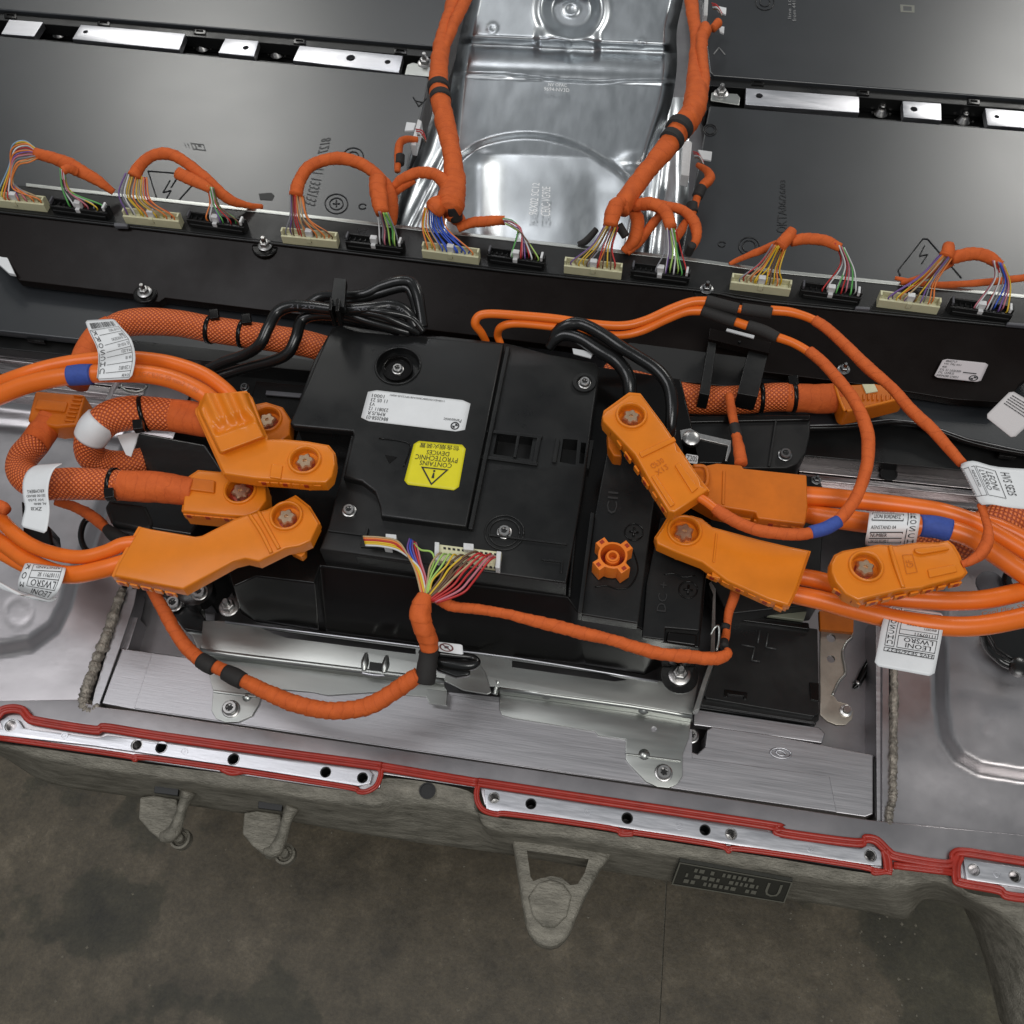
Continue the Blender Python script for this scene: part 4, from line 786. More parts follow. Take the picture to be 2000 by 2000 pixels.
# ================================================================== junction box
jb = thing('junction_box', 'large black junction box in the centre with a white and a yellow sticker', 'junction box', P(900, 1100, .01))
loft('base', [(440, 1090), (456, 1146), (500, 1126), (614, 1140), (626, 1106), (1108, 1168), (1133, 1204), (1248, 1226), (1292, 1254), (1366, 1266), (1392, 1000), (1330, 740), (1000, 690), (640, 660), (575, 860), (470, 1010)], .115,
     [(445, 1140), (472, 1200), (500, 1216), (620, 1233), (640, 1236), (1120, 1298), (1145, 1302), (1258, 1320), (1294, 1302), (1358, 1302), (1384, 1060), (1330, 800), (1000, 760), (650, 740), (590, 930), (480, 1080)], .012, M_blackg, jb, bevel=.002)
jz = .148
prism('lid', [(648, 640), (666, 633), (805, 656), (862, 655), (986, 669), (1005, 673), (1070, 690), (1164, 708), (1171, 722), (1158, 810), (1145, 914), (1127, 1026), (1106, 1139), (624, 1072), (641, 1028), (650, 992), (666, 930), (686, 847), (580, 834), (585, 780), (612, 704)], jz, .034, M_black, jb, bevel=.0022, seg=3,
      holes=[[(972, 842), (1042, 850), (1034, 897), (963, 887)], [(1100, 857), (1128, 859), (1124, 908), (1093, 902)], [(1135, 864), (1145, 865), (1140, 906), (1131, 905)]])
rp = [(656, 643), (984, 671), (911, 1029), (744, 1008), (742, 990), (732, 960), (706, 940), (670, 931), (690, 850), (688, 842), (574, 832), (566, 826), (590, 770), (620, 700), (640, 655)]
prism('raised_panel', rp, .158, .010, M_black, jb, bevel=.0026, seg=3, holes=[circ(777, 715, 43, .158, 28)])
prism('raised_rib', [(988, 676), (996, 677), (923, 1034), (914, 1032)], .154, .006, M_black, jb, bevel=.001)
tube('screw_ridge', [(x, y, .1585) for x, y in circ(777, 714, 44, .158, 28)] + [(*circ(777, 714, 44, .158, 28)[0], .1585)], 2.2, M_black, jb, n=1, sides=8)
lathe('screw_well', P(777, 722, .149), [(PX(30, 777, 720, .15), -.0005), (PX(30, 777, 720, .15), .004), (PX(26, 777, 720, .15), .0045), (PX(24, 777, 720, .15), .0005), (.001, .0004)], M_blackg, jb, n=28)
for r_, zz in ((38, .0045), (30, .003)):
    c = circ(985, 1040, r_, jz, 28); tube('screw_ridge', [(x, y, jz + .0005) for x, y in c + c[:1]], 2.0, M_black, jb, n=1, sides=8)
lathe('screw_boss', P(1141, 749, jz), [(.0135, 0), (.0130, .003), (.009, .003), (.008, .0005), (.0005, .0004)], M_black, jb, n=26)
for q in ([(935, 836), (1060, 850), (1058, 856), (934, 842)], [(1050, 850), (1058, 851), (1048, 903), (1040, 902)], [(1086, 856), (1094, 857), (1086, 903), (1078, 902)], [(940, 888), (1050, 903), (1049, 909), (938, 894)], [(1010, 848), (1016, 849), (1008, 893), (1002, 892)], [(955, 1042), (1108, 1060), (1107, 1064), (954, 1046)], [(1058, 1090), (1100, 1094), (1098, 1118), (1094, 1118), (1096, 1098), (1058, 1094)], [(640, 1032), (712, 1042), (716, 1030), (720, 1031), (716, 1047), (640, 1037)]):
    prism('moulded_rib', q, jz + .003, .004, M_black, jb, bevel=.0006)
prism('socket_floor', [(960, 835), (1160, 860), (1150, 915), (955, 893)], jz - .022, .004, M_gap, jb, bevel=0)
prism('second_tier', [(1185, 880), (1292, 900), (1274, 1010), (1247, 1218), (1134, 1200), (1160, 1010)], .132, .018, M_black, jb, bevel=.002)
prism('third_tier', [(1290, 1010), (1388, 1020), (1376, 1110), (1366, 1232), (1300, 1226), (1298, 1250), (1254, 1244), (1262, 1140)], .121, .008, M_black, jb, bevel=.0015)
prism('third_tier', [(1304, 1232), (1362, 1238), (1360, 1262), (1300, 1254)], .118, .005, M_blackg, jb, bevel=.003)
for q in ([(1153, 1000), (1162, 1001), (1137, 1198), (1128, 1196)], [(1110, 1150), (1120, 1040), (1126, 1040), (1115, 1152)]): prism('moulded_rib', q, .139, .02, M_black, jb, bevel=.001)
tube('moulded_outline', [(x, y, .1325) for x, y in [(1162, 1146), (1185, 1144), (1205, 1150), (1225, 1148), (1238, 1135), (1246, 1112), (1240, 1085), (1232, 1068)]], 1.5, M_blackg, jb, n=4, sides=6)
tube('moulded_outline', [(x, y, .1215) for x, y in [(1297, 1122), (1315, 1120), (1335, 1127), (1358, 1124)]], 1.5, M_blackg, jb, n=4, sides=6)
for (cx, cy, z) in ((1238, 1039, .1325), (1344, 1152, .1215)):
    tube('plus_mark', [(x, y, z) for x, y in ring(cx, cy, 18, .9)], 1.5, M_blackg, jb, n=2, sides=6); tube('plus_mark', [(cx - 9, cy - 1, z), (cx + 9, cy + 1, z)], 2.2, M_blackg, jb, n=2, sides=6); tube('plus_mark', [(cx + 1, cy - 9, z), (cx - 1, cy + 9, z)], 2.2, M_blackg, jb, n=2, sides=6)
M_em = mat('embossed_black', (.022, .022, .022), .38); M_em2 = mat('embossed_plus', (.05, .05, .05), .35)
print_on('raised_lettering', quadF([(1204, 1005, .1322), (1208, 962, .1322), (1188, 960, .1322), (1184, 1003, .1322)]), [('t', 'CII', 0, 0, 1, 1)], M_em, jb, .0008)
print_on('raised_lettering', quadF([(1300, 1196, .1212), (1306, 1138, .1212), (1288, 1136, .1212), (1282, 1194, .1212)]), [('t', 'DC +', 0, 0, 1, 1)], M_em, jb, .0008)
tube('moulded_outline', [(x, y, .1585) for x, y in [(740, 856), (775, 860), (798, 866), (800, 880), (788, 912)]], 1.5, M_blackg, jb, n=4, sides=6); prism('arrow_mark', [(752, 888), (776, 892), (760, 905)], .1588, .001, M_blackg, jb, bevel=.0004)
# stickers
wf = lifted(quadF([(920, 784, .158), (720, 761, .158), (704, 821, .158), (907, 845, .158)]), .0007)
sheet('white_sticker', wf, M_white, jb, 4, 2, rc=.02)
print_on('sticker_print', wf, [('t', '8842058-03', .74, .83, .95, .95), ('t', 'RMUS.R', .78, .69, .95, .80), ('t', '230811 12', .76, .55, .95, .66), ('t', 'V3', .90, .41, .95, .52), ('t', '11 05 23', .79, .27, .95, .38), ('t', '10001', .83, .13, .95, .24),
    ('t', '113BHDC0S03B8CB003A0810PC23.05-00001', .25, .08, .78, .14), ('t', 'Panasonic', .05, .62, .22, .72)] + roundel(.10, .84, .042, .125), M_ink, jb, .0005)
yf = lifted(quadF([(911, 870, .158), (810, 861, .158), (788, 946, .158), (895, 959, .158)]), .0007)
sheet('yellow_sticker', yf, M_yellow, jb, 4, 4, rc=.06)
def tri(pts, w_):
    cx = sum(p[0] for p in pts) / 3; cy = sum(p[1] for p in pts) / 3; inn = [(cx + (x - cx) * w_, cy + (y - cy) * w_) for x, y in pts]
    return [('p', [pts[i], pts[(i + 1) % 3], inn[(i + 1) % 3], inn[i]]) for i in range(3)]
print_on('sticker_print', yf, [('t', '包含烟火装置', .12, .04, .88, .15), ('t', 'DEVICES', .29, .19, .72, .29), ('t', 'PYROTECHNIC', .11, .31, .91, .42), ('t', 'CONTAINS', .2, .44, .80, .54)] + tri([(.24, .575), (.76, .575), (.5, .96)], .80) +
    [('p', [(.475, .80), (.525, .80), (.512, .68), (.488, .68)]), ('o', .5, .642, .022, .022, .05)], M_ink, jb, .0005)
# orange socket on the box
so = thing('orange_socket', 'open orange four-lobed socket standing on the right of the junction box', 'socket', P(1195, 1100, .132))
c0 = P(1197, 1084, .158); rr = PX(30, 1197, 1084, .158); O = []
for k in range(4):
    a = math.radians(50 + 90 * k - 6)
    for da, q in ((-.62, .97), (-.36, .98), (-.26, 1.42), (.26, 1.42), (.36, .98), (.62, .97)): O.append(c0 + Vector((math.cos(a + da) * rr * q, math.sin(a + da) * rr * q, 0)))
inn = [c0 + Vector((math.cos(2 * math.pi * k / 24) * rr * .82, math.sin(2 * math.pi * k / 24) * rr * .82, 0)) for k in range(24)]
M_sock = mat('orange_socket_plastic', (.80, .20, .02), .36)
prism('shell', O, 0, .024, M_sock, so, holes=[inn], world=True, bevel=.0008)
for k in range(4):
    a = math.radians(50 + 90 * k - 6); p = c0 + Vector((math.cos(a), math.sin(a), 0)) * rr * 1.17 ; t_ = Vector((-math.sin(a), math.cos(a), 0)) * rr * .14; n_ = Vector((math.cos(a), math.sin(a), 0)) * rr * .12
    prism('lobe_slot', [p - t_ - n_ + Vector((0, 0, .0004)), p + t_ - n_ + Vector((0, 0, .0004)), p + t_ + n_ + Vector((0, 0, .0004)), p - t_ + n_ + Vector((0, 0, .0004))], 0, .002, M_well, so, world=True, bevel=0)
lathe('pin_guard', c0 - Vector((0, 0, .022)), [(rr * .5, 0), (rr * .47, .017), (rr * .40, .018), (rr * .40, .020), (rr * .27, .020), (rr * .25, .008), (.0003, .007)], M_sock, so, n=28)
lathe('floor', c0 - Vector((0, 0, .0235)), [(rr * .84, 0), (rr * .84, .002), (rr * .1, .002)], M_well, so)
# box screws
def screws(pts, grp):
    for x, y, z, r, lb in pts: bolt('box_screw', lb, x, y, z, r, 'torx', grp, 'screw')
screws([(777, 722, .1495, 12, 'torx screw deep in the round well above the white sticker'), (1142, 749, .1485, 13, 'torx screw in the upper right corner of the junction box'), (682, 998, jz + .0004, 14, 'torx screw at the left corner of the junction box, beside the orange plug'), (985, 1040, jz + .0004, 15, 'torx screw in the ringed recess near the white signal plug')], 'torx screws of the junction box lid')
# ================================================================== signal plugs on the box
def sig(label, name, q, z, h, m, extra):
    t = thing(name, label, 'plug', P(q[0][0], q[0][1], z - h)); prism('body', q, z, h, m, t, bevel=.0008)
    for nm, qq, zz, hh, mm in extra: prism(nm, qq, zz, hh, mm, t, bevel=.0006)
    return t
s1 = sig('low black signal plug with yellow and orange wires on the box', 'signal_plug', [(698, 1068), (790, 1078), (826, 1090), (822, 1104), (694, 1086)], jz - .004, .02, M_blackg, [('latch', [(753, 1042), (774, 1044), (774, 1053), (753, 1051)], jz + .012, .01, M_clear), ('latch', [(751, 1063), (765, 1065), (765, 1072), (750, 1070)], jz + .010, .01, M_clear), ('housing', [(706, 1046), (800, 1056), (798, 1076), (704, 1068)], jz + .003, .01, M_black)])
s2 = sig('white signal plug with red wires at the front of the junction box', 'signal_plug', [(851, 1062), (980, 1078), (976, 1109), (850, 1094)], jz + .008, .016, M_cream, [('latch', [(905, 1060), (925, 1062), (925, 1075), (905, 1073)], jz + .015, .01, M_clear), ('end_wall', [(849, 1058), (858, 1059), (857, 1094), (848, 1093)], jz + .012, .016, M_clear), ('end_wall', [(970, 1076), (979, 1077), (976, 1110), (967, 1108)], jz + .012, .016, M_clear)])
for k in range(12):
    x = 866 + k * 9; prism('cavity', [(x, 1068 + k * 1.1), (x + 5, 1069 + k * 1.1), (x + 5, 1073 + k * 1.1), (x, 1072 + k * 1.1)], jz + .0085, .001, M_gap, s2, bevel=0); prism('cavity', [(x, 1094 + k * 1.1), (x + 5, 1095 + k * 1.1), (x + 5, 1099 + k * 1.1), (x, 1098 + k * 1.1)], jz + .0085, .001, M_gap, s2, bevel=0)
sw = thing('signal_wires', 'loose bunch of thin coloured wires between the signal plugs and the orange sleeve', 'wires', P(840, 1160, jz))
def wr(pts, c, r=2.0): tube('wire', pts, r, WC[c], sw, n=8, sides=7)
zz = jz + .012
for i, c in enumerate(['tan', 'orange', 'red', 'yellow', 'yellow', 'white']):
    y = 1048 + i * 3.4; j = R.uniform(-3, 3)
    wr([(709 + i, y, zz), (745, y + 2, zz + .003), (778 + j, y + 10, zz + .006), (797 + i * 2, 1086 + i * 2, zz + .01), (812 + i * 2.2, 1118 + j, zz + .006), (824 + i * 2, 1166, zz)], c)
for i, c in enumerate(['purple', 'blue', 'purple', 'red', 'pink']):
    wr([(800 + i * 3, 1052 + i * 2, zz - .004), (796 + i * 5, 1072, zz + .006), (806 + i * 4, 1098, zz + .008), (820 + i * 3, 1130, zz + .004), (824 + i * 3, 1166, zz)], c)
for i, (x, c) in enumerate(zip([862, 872, 884, 893], ['tan', 'lime', 'lime', 'yellow'])):
    wr([(x, 1080 + i * 2, zz), (x - 8, 1084, zz + .012), (x - 22, 1106, zz + .012), (835 + i * 3, 1135, zz + .006), (828 + i * 4, 1166, zz)], c)
wr([(808, 1062, zz), (822, 1074, zz + .008), (842, 1078, zz + .01), (848, 1095, zz + .008), (838, 1125, zz + .005), (831, 1160, zz)], 'lime')
for i, (x, c) in enumerate(zip([904, 912, 918, 926, 934], ['brown', 'yellow', 'brown', 'brown', 'tan'])):
    wr([(x, 1084 + i * 2, zz), (x - 8, 1086 + i * 2, zz + .01), (x - 34, 1108 + i * 2, zz + .01), (858 + i * 3, 1132 + i * 3, zz + .008), (830 + i * 4, 1168, zz)], c, 2.2)
for i, (x, c) in enumerate(zip([938, 946, 952, 958, 963, 967], ['brown', 'red', 'red', 'red', 'pink', 'red'])):
    wr([(x, 1082 + (i % 3) * 3, zz), (x - 14, 1078 + i * 4, zz + .010), (x - 44, 1098 + i * 8, zz + .010), (872 + i * 6, 1134 + i * 5, zz + .008), (834 + i * 4, 1172 + i, zz)], c, 2.4)
# lower orange harness
lh = thing('wire_harness', 'orange taped harness curving from the signal wires to the lower left', 'wire harness', P(830, 1320, .0))
tube('sleeve', [(829, 1164, .158, 16), (824, 1182, .158, 20), (821, 1204, .155, 21), (827, 1228, .148, 20), (836, 1250, .138, 19), (838, 1268, .13, 18)], 20, M_tape, lh, sides=20, rough=.12, spiral=.08, n=10)
tube('corrugated_tube', [(839, 1262, .118, 18), (837, 1280, .112, 19), (834, 1300, .106, 20), (832, 1320, .10, 20), (830, 1332, .096, 19)], 19, M_tapeb, lh, sides=20, rough=.06, n=6)
tube('sleeve', [(818, 1318, .10, 16), (800, 1330, .096, 17), (770, 1350, .088, 17), (735, 1372, .082, 17.5), (700, 1384, .078, 17.5), (660, 1388, .074, 17.5), (620, 1385, .072, 17), (575, 1374, .07, 17), (530, 1356, .068, 16), (495, 1339, .066, 15), (465, 1324, .064, 13), (430, 1306, .062, 13), (398, 1292, .06, 14), (368, 1268, .058, 14), (342, 1232, .06, 13), (322, 1196, .064, 13), (306, 1168, .07, 12), (292, 1140, .075, 11)], 16, M_tape, lh, sides=20, rough=.06, spiral=.12, n=12)
for q in ([(392, 1289, .061, 16), (405, 1297, .062, 17), (418, 1304, .062, 16)], [(440, 1313, .0645, 16), (457, 1321, .0655, 18), (474, 1330, .066, 17)]): tube('tape_band', q, 17, M_tapeb, lh, sides=20, n=4)
for y in (1276, 1298, 1318): tube('tube_rib', [(838 - (y - 1276) * .12, y - 3, .111 - (y - 1276) * .0003, 20.5), (837 - (y - 1276) * .12, y + 3, .110 - (y - 1276) * .0003, 20.5)], 21, M_tapeb, lh, n=2, sides=20)
tube('branch', [(836, 1172, .150, 8), (850, 1168, .152, 10), (866, 1174, .152, 12), (885, 1184, .15, 11), (930, 1190, .146, 10), (985, 1198, .143, 10), (1040, 1212, .141, 12), (1090, 1224, .14, 13), (1140, 1237, .138, 13), (1190, 1248, .135, 12), (1240, 1264, .132, 12.5), (1290, 1277, .130, 13), (1350, 1283, .128, 13), (1400, 1286, .127, 13), (1420, 1278, .126, 10), (1421, 1270, .122, 7)], 12, M_tape, lh, sides=18, rough=.13, spiral=.12, n=12)
tube('branch', [(1412, 1262, .11, 8), (1418, 1240, .10, 8), (1420, 1222, .10, 8), (1424, 1195, .105, 9), (1434, 1165, .11, 10), (1438, 1140, .11, 10)], 9, M_tape, lh, sides=14, rough=.12, n=8)
for q in ([(1416, 1228, .102, 9), (1418, 1220, .102, 9)], [(1414, 1264, .112, 9), (1414, 1252, .108, 9)]): tube('tape_band', q, 10, M_tapeb, lh, n=3)
tube('cable_loop', [(1388, 1240, .118), (1396, 1226, .122), (1404, 1224, .122), (1404, 1250, .120), (1400, 1270, .12)], 2.6, M_zinc, lh, sides=8)
cl = thing('harness_clip', 'black looped edge clip holding the harness, with a round no-sign sticker', 'clip', P(880, 1290, .08))
tube('loop', [(848, 1288, .10, 9), (880, 1296, .10, 11), (915, 1300, .10, 11), (930, 1294, .10, 9), (922, 1284, .10, 7), (890, 1280, .102, 7), (856, 1276, .105, 7)], 9, M_rubber, cl, n=8, sides=12, flat=1)
prism('tongue', [(850, 1296), (918, 1306), (918, 1318), (890, 1322), (852, 1308)], .098, .008, M_rubber, cl, bevel=.002)
nf = quadF([(855, 1272, .112), (905, 1279, .112), (903, 1259, .114), (853, 1253, .114)]); sheet('white_sticker', nf, M_white, cl, 2, 2, th=.001)
print_on('no_sign', nf, [('o', .36, .5, .28, .42, .76), ('p', [(.20, .72), (.24, .80), (.54, .28), (.50, .20)])], mat('dark_red_ink', (.12, .02, .02), .5), cl, .0006)
print_on('hand_mark', nf, [('p', [(.28, .4), (.44, .4), (.46, .66), (.28, .66)])], M_inkg, cl, .0004)
# ================================================================== mounting brackets
br = thing('mounting_bracket', 'bright zinc bracket under the front of the junction box with two bolted feet', 'bracket', P(800, 1300, -.01))
prism('shelf', [(396, 1212), (440, 1212), (500, 1219), (812, 1261), (1000, 1282), (1285, 1329), (1348, 1338), (1366, 1320), (1352, 1396), (1233, 1376), (1000, 1345), (800, 1319), (500, 1283), (392, 1269)], .010, .0025, M_zinc, br, bevel=.0006, holes=[[(512, 1227), (560, 1234), (812, 1267), (812, 1278), (690, 1263), (560, 1246), (535, 1238)], [(1000, 1290), (1180, 1316), (1226, 1328), (1200, 1331), (1100, 1317), (1000, 1303)]])
for tp in ([(391, 1277), (500, 1290), (700, 1315), (868, 1336)], [(976, 1350), (1233, 1385), (1352, 1405)]):
    for a, b in zip(tp, tp[1:]):
        sheet('fold_face', quadF([(a[0], a[1] + 6, -.0048), (b[0], b[1] + 6, -.0048), (b[0], b[1] - 6, .009), (a[0], a[1] - 6, .009)]), M_zinc, br, 1, 1, th=.002, rc=0)
tube('folded_edge', [(391, 1271, .0065), (500, 1285, .0065), (700, 1309, .0065), (868, 1330, .0065)], 7, M_zinc, br, sides=12, n=3); tube('folded_edge', [(976, 1344, .0065), (1233, 1379, .0065), (1352, 1399, .0065)], 6, M_zinc, br, sides=12, n=3)
prism('lower_flange', [(395, 1281), (500, 1294), (868, 1338), (874, 1348), (872, 1377), (838, 1374), (832, 1361), (730, 1352), (640, 1358), (610, 1352), (535, 1345), (512, 1352), (506, 1375), (492, 1398), (466, 1410), (440, 1411), (421, 1403), (413, 1388), (416, 1350), (404, 1300)], -.0055, .0025, M_zinc, br, bevel=.0006)
prism('lower_flange', [(976, 1352), (1233, 1386), (1350, 1404), (1346, 1440), (1333, 1474), (1333, 1516), (1322, 1532), (1306, 1539), (1284, 1537), (1262, 1527), (1236, 1500), (1222, 1484), (1222, 1444), (1168, 1436), (1162, 1428), (1000, 1402), (980, 1396), (975, 1385)], -.0055, .0025, M_zinc, br, bevel=.0006, holes=[circ(1277, 1424, 6, -.0055, 12)])
prism('arched_tab', [(868, 1330), (876, 1296), (905, 1284), (930, 1290), (948, 1312), (960, 1352), (952, 1356), (905, 1348)], .0135, .0022, M_zinc, br, bevel=.0006); tube('finger', [(966, 1356, .004), (970, 1340, .006), (973, 1330, .008)], 6, M_zinc, br, sides=10)
prism('side_tab', [(833, 1345), (874, 1350), (872, 1378), (838, 1374)], .003, .002, M_zinc, br, bevel=.0005)
for x, y, s in ((1068, 1356, 11), (1257, 1384, 12), (1258, 1474, 12), (463, 1278, 10), (483, 1362, 10)):
    c = P(x, y, .004 if y < 1400 and y != 1362 else -.0065); r = PX(s, x, y); lathe('stiffening_dimple', c, [(r, 0), (r * .85, r * .35), (r * .35, r * .62), (r * .05, r * .66)], M_zinc, br, n=16)
tube('pressed_saddle', [(716, 1276, .0085, 4), (713, 1294, .0095, 8), (711, 1311, .009, 5)], 7, M_zinc, br, sides=12); tube('pressed_saddle', [(756, 1281, .0085, 4), (753, 1299, .0095, 8), (750, 1315, .009, 5)], 7, M_zinc, br, sides=12)
prism('saddle_recess', [(722, 1292), (746, 1295), (744, 1311), (720, 1308)], .0112, .003, M_gap, br, bevel=.0005); tube('saddle_lip', [(706, 1314, .0095, 2.5), (728, 1318, .010, 3.2), (752, 1319, .0095, 2.5)], 3, M_alub, br, sides=8)
prism('fold_line', [(1222, 1470), (1330, 1484), (1330, 1488), (1222, 1474)], -.0035, .002, M_zinc, br, bevel=.0006); prism('fold_line', [(416, 1347), (500, 1357), (500, 1362), (416, 1352)], -.003, .002, M_zinc, br, bevel=.0006)
loft('wing', [(1352, 1392), (1372, 1330), (1386, 1290), (1392, 1160), (1384, 1140), (1388, 1135), (1398, 1150), (1396, 1290), (1380, 1335), (1366, 1384)], .030, [(1354, 1396), (1372, 1340), (1386, 1300), (1392, 1180), (1384, 1160), (1388, 1155), (1396, 1170), (1394, 1300), (1380, 1345), (1364, 1392)], .010, M_zinc, br, bevel=.0006)
tube('bright_seam', [(440, 1214, .0112), (812, 1262, .0112), (1000, 1284, .0112), (1285, 1331, .0112)], 2.6, M_alub, br, sides=8, n=3)
prism('left_lug', [(330, 1180), (398, 1188), (402, 1215), (396, 1262), (388, 1272), (374, 1240), (340, 1222), (322, 1200)], .002, .004, M_zinc, br, bevel=.001)
bolt('bracket_bolt', 'torx bolt in the left foot of the zinc bracket, below the orange harness', 451, 1385, -.0055, 18, 'torx', 'torx bolts of the zinc bracket')
bolt('bracket_bolt', 'torx bolt in the right foot of the zinc bracket', 1296, 1510, -.0055, 18, 'torx', 'torx bolts of the zinc bracket')
bolt('bracket_bolt', 'half-covered bolt beside the bracket right end in the dark notch', 1350, 1438, -.02, 15, 'torx', 'torx bolts of the zinc bracket')
for x, y, z, r, lb in ((448, 1186, .02, 18, 'steel stud with flange nut at the front left of the junction box'), (1327, 1318, .012, 20, 'steel stud with flange nut at the front right of the junction box')):
    bolt('box_stud', lb, x, y, z, r, 'stud', 'studs with nuts at the front of the junction box', 'stud nut')
lathe('rubber_foot', P(1327, 1320, .0105), [(.021, 0), (.021, .001), (.001, .001)], M_rubber, br)
t = bolt('box_stud', 'bolt on a black rubber mount left of the junction box', 390, 1158, .03, 17, 'torx', 'studs with nuts at the front of the junction box', 'stud nut')
lathe('rubber_mount', P(390, 1164, .008), [(.020, 0), (.021, .008), (.020, .014), (.021, .02), (.014, .022)], M_rubber, t)
t = bolt('box_stud', 'torx bolt beside the thin orange harness, left of the rubber mount', 340, 1180, .012, 17, 'torx', 'studs with nuts at the front of the junction box', 'stud nut')
prism('black_pad', [(330, 1190), (380, 1180), (402, 1210), (396, 1236), (360, 1230)], .008, .01, M_rubber, t, bevel=.002)
# ================================================================== black block at the lower right
bb = thing('cell_block', 'black cell block with a raised plus mark at the lower right', 'cell block', P(1480, 1400, -.04))
prism('body', [(1432, 1205), (1597, 1228), (1600, 1392), (1590, 1400), (1378, 1364), (1374, 1350), (1400, 1285)], .0, .03, M_black, bb, bevel=.0012)
prism('front_lip', [(1374, 1352), (1600, 1388), (1600, 1406), (1590, 1412), (1358, 1376)], -.006, .012, M_black, bb, bevel=.0012); prism('front_lip', [(1360, 1370), (1596, 1402), (1594, 1416), (1356, 1382)], -.013, .01, M_black, bb, bevel=.0012)
prism('pale_strip', [(1438, 1176), (1576, 1194), (1570, 1212), (1434, 1194)], .012, .006, M_ledge, bb, bevel=.001); prism('rear_lip', [(1432, 1198), (1580, 1216), (1582, 1230), (1430, 1210)], .006, .01, M_blackg, bb, bevel=.0015)
for l in ([(1448, 1259), (1474, 1264)], [(1484, 1230), (1480, 1256)], [(1474, 1264), (1468, 1290)], [(1500, 1237), (1496, 1264)], [(1496, 1264), (1516, 1268)], [(1468, 1290), (1484, 1292)]): tube('plus_mark', [(x, y, .0005) for x, y in l], 1.8, M_em2, bb, n=1, sides=6)
prism('clip', [(1415, 1346), (1460, 1352), (1458, 1366), (1452, 1366), (1452, 1360), (1422, 1356), (1421, 1362), (1414, 1360)], .0022, .003, M_blackg, bb, bevel=.0006)
prism('clip', [(1581, 1332), (1600, 1334), (1600, 1370), (1584, 1366), (1582, 1350)], .0022, .003, M_blackg, bb, bevel=.0006)
t = tag(prism('silver_ledge', [(1356, 1384), (1600, 1420), (1612, 1432), (1606, 1452), (1354, 1416), (1354, 1400)], -.014, .012, M_alu, None, bevel=.0015), 'silver ledge in front of the black cell block', 'ledge')
t = thing('end_bracket', 'tinted steel end bracket with two holes and a rounded bolted foot', 'bracket', P(1630, 1300, -.05))
prism('plate', [(1602, 1228), (1668, 1236), (1664, 1244), (1652, 1258), (1646, 1276), (1650, 1300), (1651, 1316), (1638, 1332), (1628, 1358), (1636, 1369), (1656, 1375), (1667, 1390), (1664, 1405), (1652, 1416), (1634, 1416), (1616, 1409), (1602, 1396)], -.004, .004, M_beige, t, holes=[circ(1623, 1246, 9, -.004, 14), circ(1623, 1287, 8, -.004, 14)], bevel=.0008)
prism('amber_cap', [(1600, 1192), (1668, 1202), (1667, 1236), (1602, 1229)], .002, .008, M_hvd, t, bevel=.001); lathe('foot_bolt', P(1652, 1389, -.004), [(.007, 0), (.007, .002), (.0045, .003), (.004, .008), (.001, .008)], M_bolt, t, n=10)
tube('bright_edge', [(x, y, -.003) for x, y in [(1664, 1244), (1652, 1258), (1646, 1276), (1650, 1300), (1651, 1316), (1638, 1332), (1626, 1358)]], 2.6, M_zinc, t, sides=6)
t = thing('black_pin', 'thin black pointed pin lying in the pocket beside the end bracket', 'pin', P(1690, 1310, -.06))
tube('shaft', [(1667, 1344, -.052, 2), (1676, 1334, -.052, 6), (1690, 1308, -.05, 8), (1712, 1276, -.05, 10), (1718, 1262, -.05, 9)], 8, M_blackg, t, sides=10); tube('ring', [(1672, 1338, -.052, 7), (1676, 1333, -.052, 8)], 7, M_bolt, t, n=2)
# ================================================================== black carriers left and right of the box
def carrier(label, parts, cat='carrier', name='carrier'):
    t = thing(name, label, cat, P(parts[0][1][0][0], parts[0][1][0][1], .0))
    for nm, q, z, h, m, bv in parts: prism(nm, q, z, h, m, t, bevel=bv)
    return t
carrier('black carrier frame left of the junction box under the orange plugs', [('beam', [(258, 664), (640, 706), (640, 728), (250, 690)], .048, .03, M_black, .0015), ('panel', [(400, 700), (650, 720), (580, 880), (600, 1060), (440, 1100), (400, 1160), (300, 1140), (330, 1050), (440, 940), (400, 850)], .02, .06, M_black, .002),
    ('box', [(500, 742), (600, 752), (575, 830), (480, 815)], .06, .03, M_blackg, .002), ('grey_strip', [(520, 762), (590, 768), (586, 776), (518, 770)], .064, .003, M_inkg, .0008), ('step', [(455, 1098), (505, 1085), (606, 1096), (612, 1134), (500, 1122), (462, 1146)], .10, .02, M_black, .0015), ('notch', [(505, 1098), (604, 1108), (600, 1126), (505, 1116)], .103, .02, M_gap, .001)])
bolt('plate_nut', 'dark bolt head beside the black hoses, behind the left ribbed orange plug', 478, 757, .062, 9, 'torx', 'dark bolts on the carriers', m=mat('dark_steel', (.25, .25, .25), .3, metal=1))
carrier('matt black block with slots under the braided cables at the left', [('body', [(270, 842), (402, 866), (445, 930), (372, 1046), (216, 1022), (203, 990), (246, 924)], .066, .05, M_rubber, .004), ('shelf', [(205, 975), (285, 985), (300, 1020), (290, 1040), (216, 1024)], .070, .02, M_black, .006)])
carrier('black bracket right of the junction box with a rounded lower corner', [('body', [(1308, 815), (1584, 812), (1582, 850), (1574, 885), (1558, 906), (1536, 914), (1300, 916)], .085, .05, M_black, .002), ('rib', [(1514, 818), (1518, 818), (1505, 910), (1500, 910)], .088, .004, M_black, .0006), ('top_edge', [(1308, 812), (1584, 809), (1583, 820), (1308, 826)], .089, .01, M_blackg, .002),
    ('foot', [(1300, 916), (1600, 930), (1610, 960), (1600, 1180), (1420, 1200), (1380, 1120), (1290, 960)], .03, .05, M_black, .002), ('back_wall', [(1180, 738), (1460, 770), (1460, 830), (1180, 830)], .03, .05, M_black, .001)])
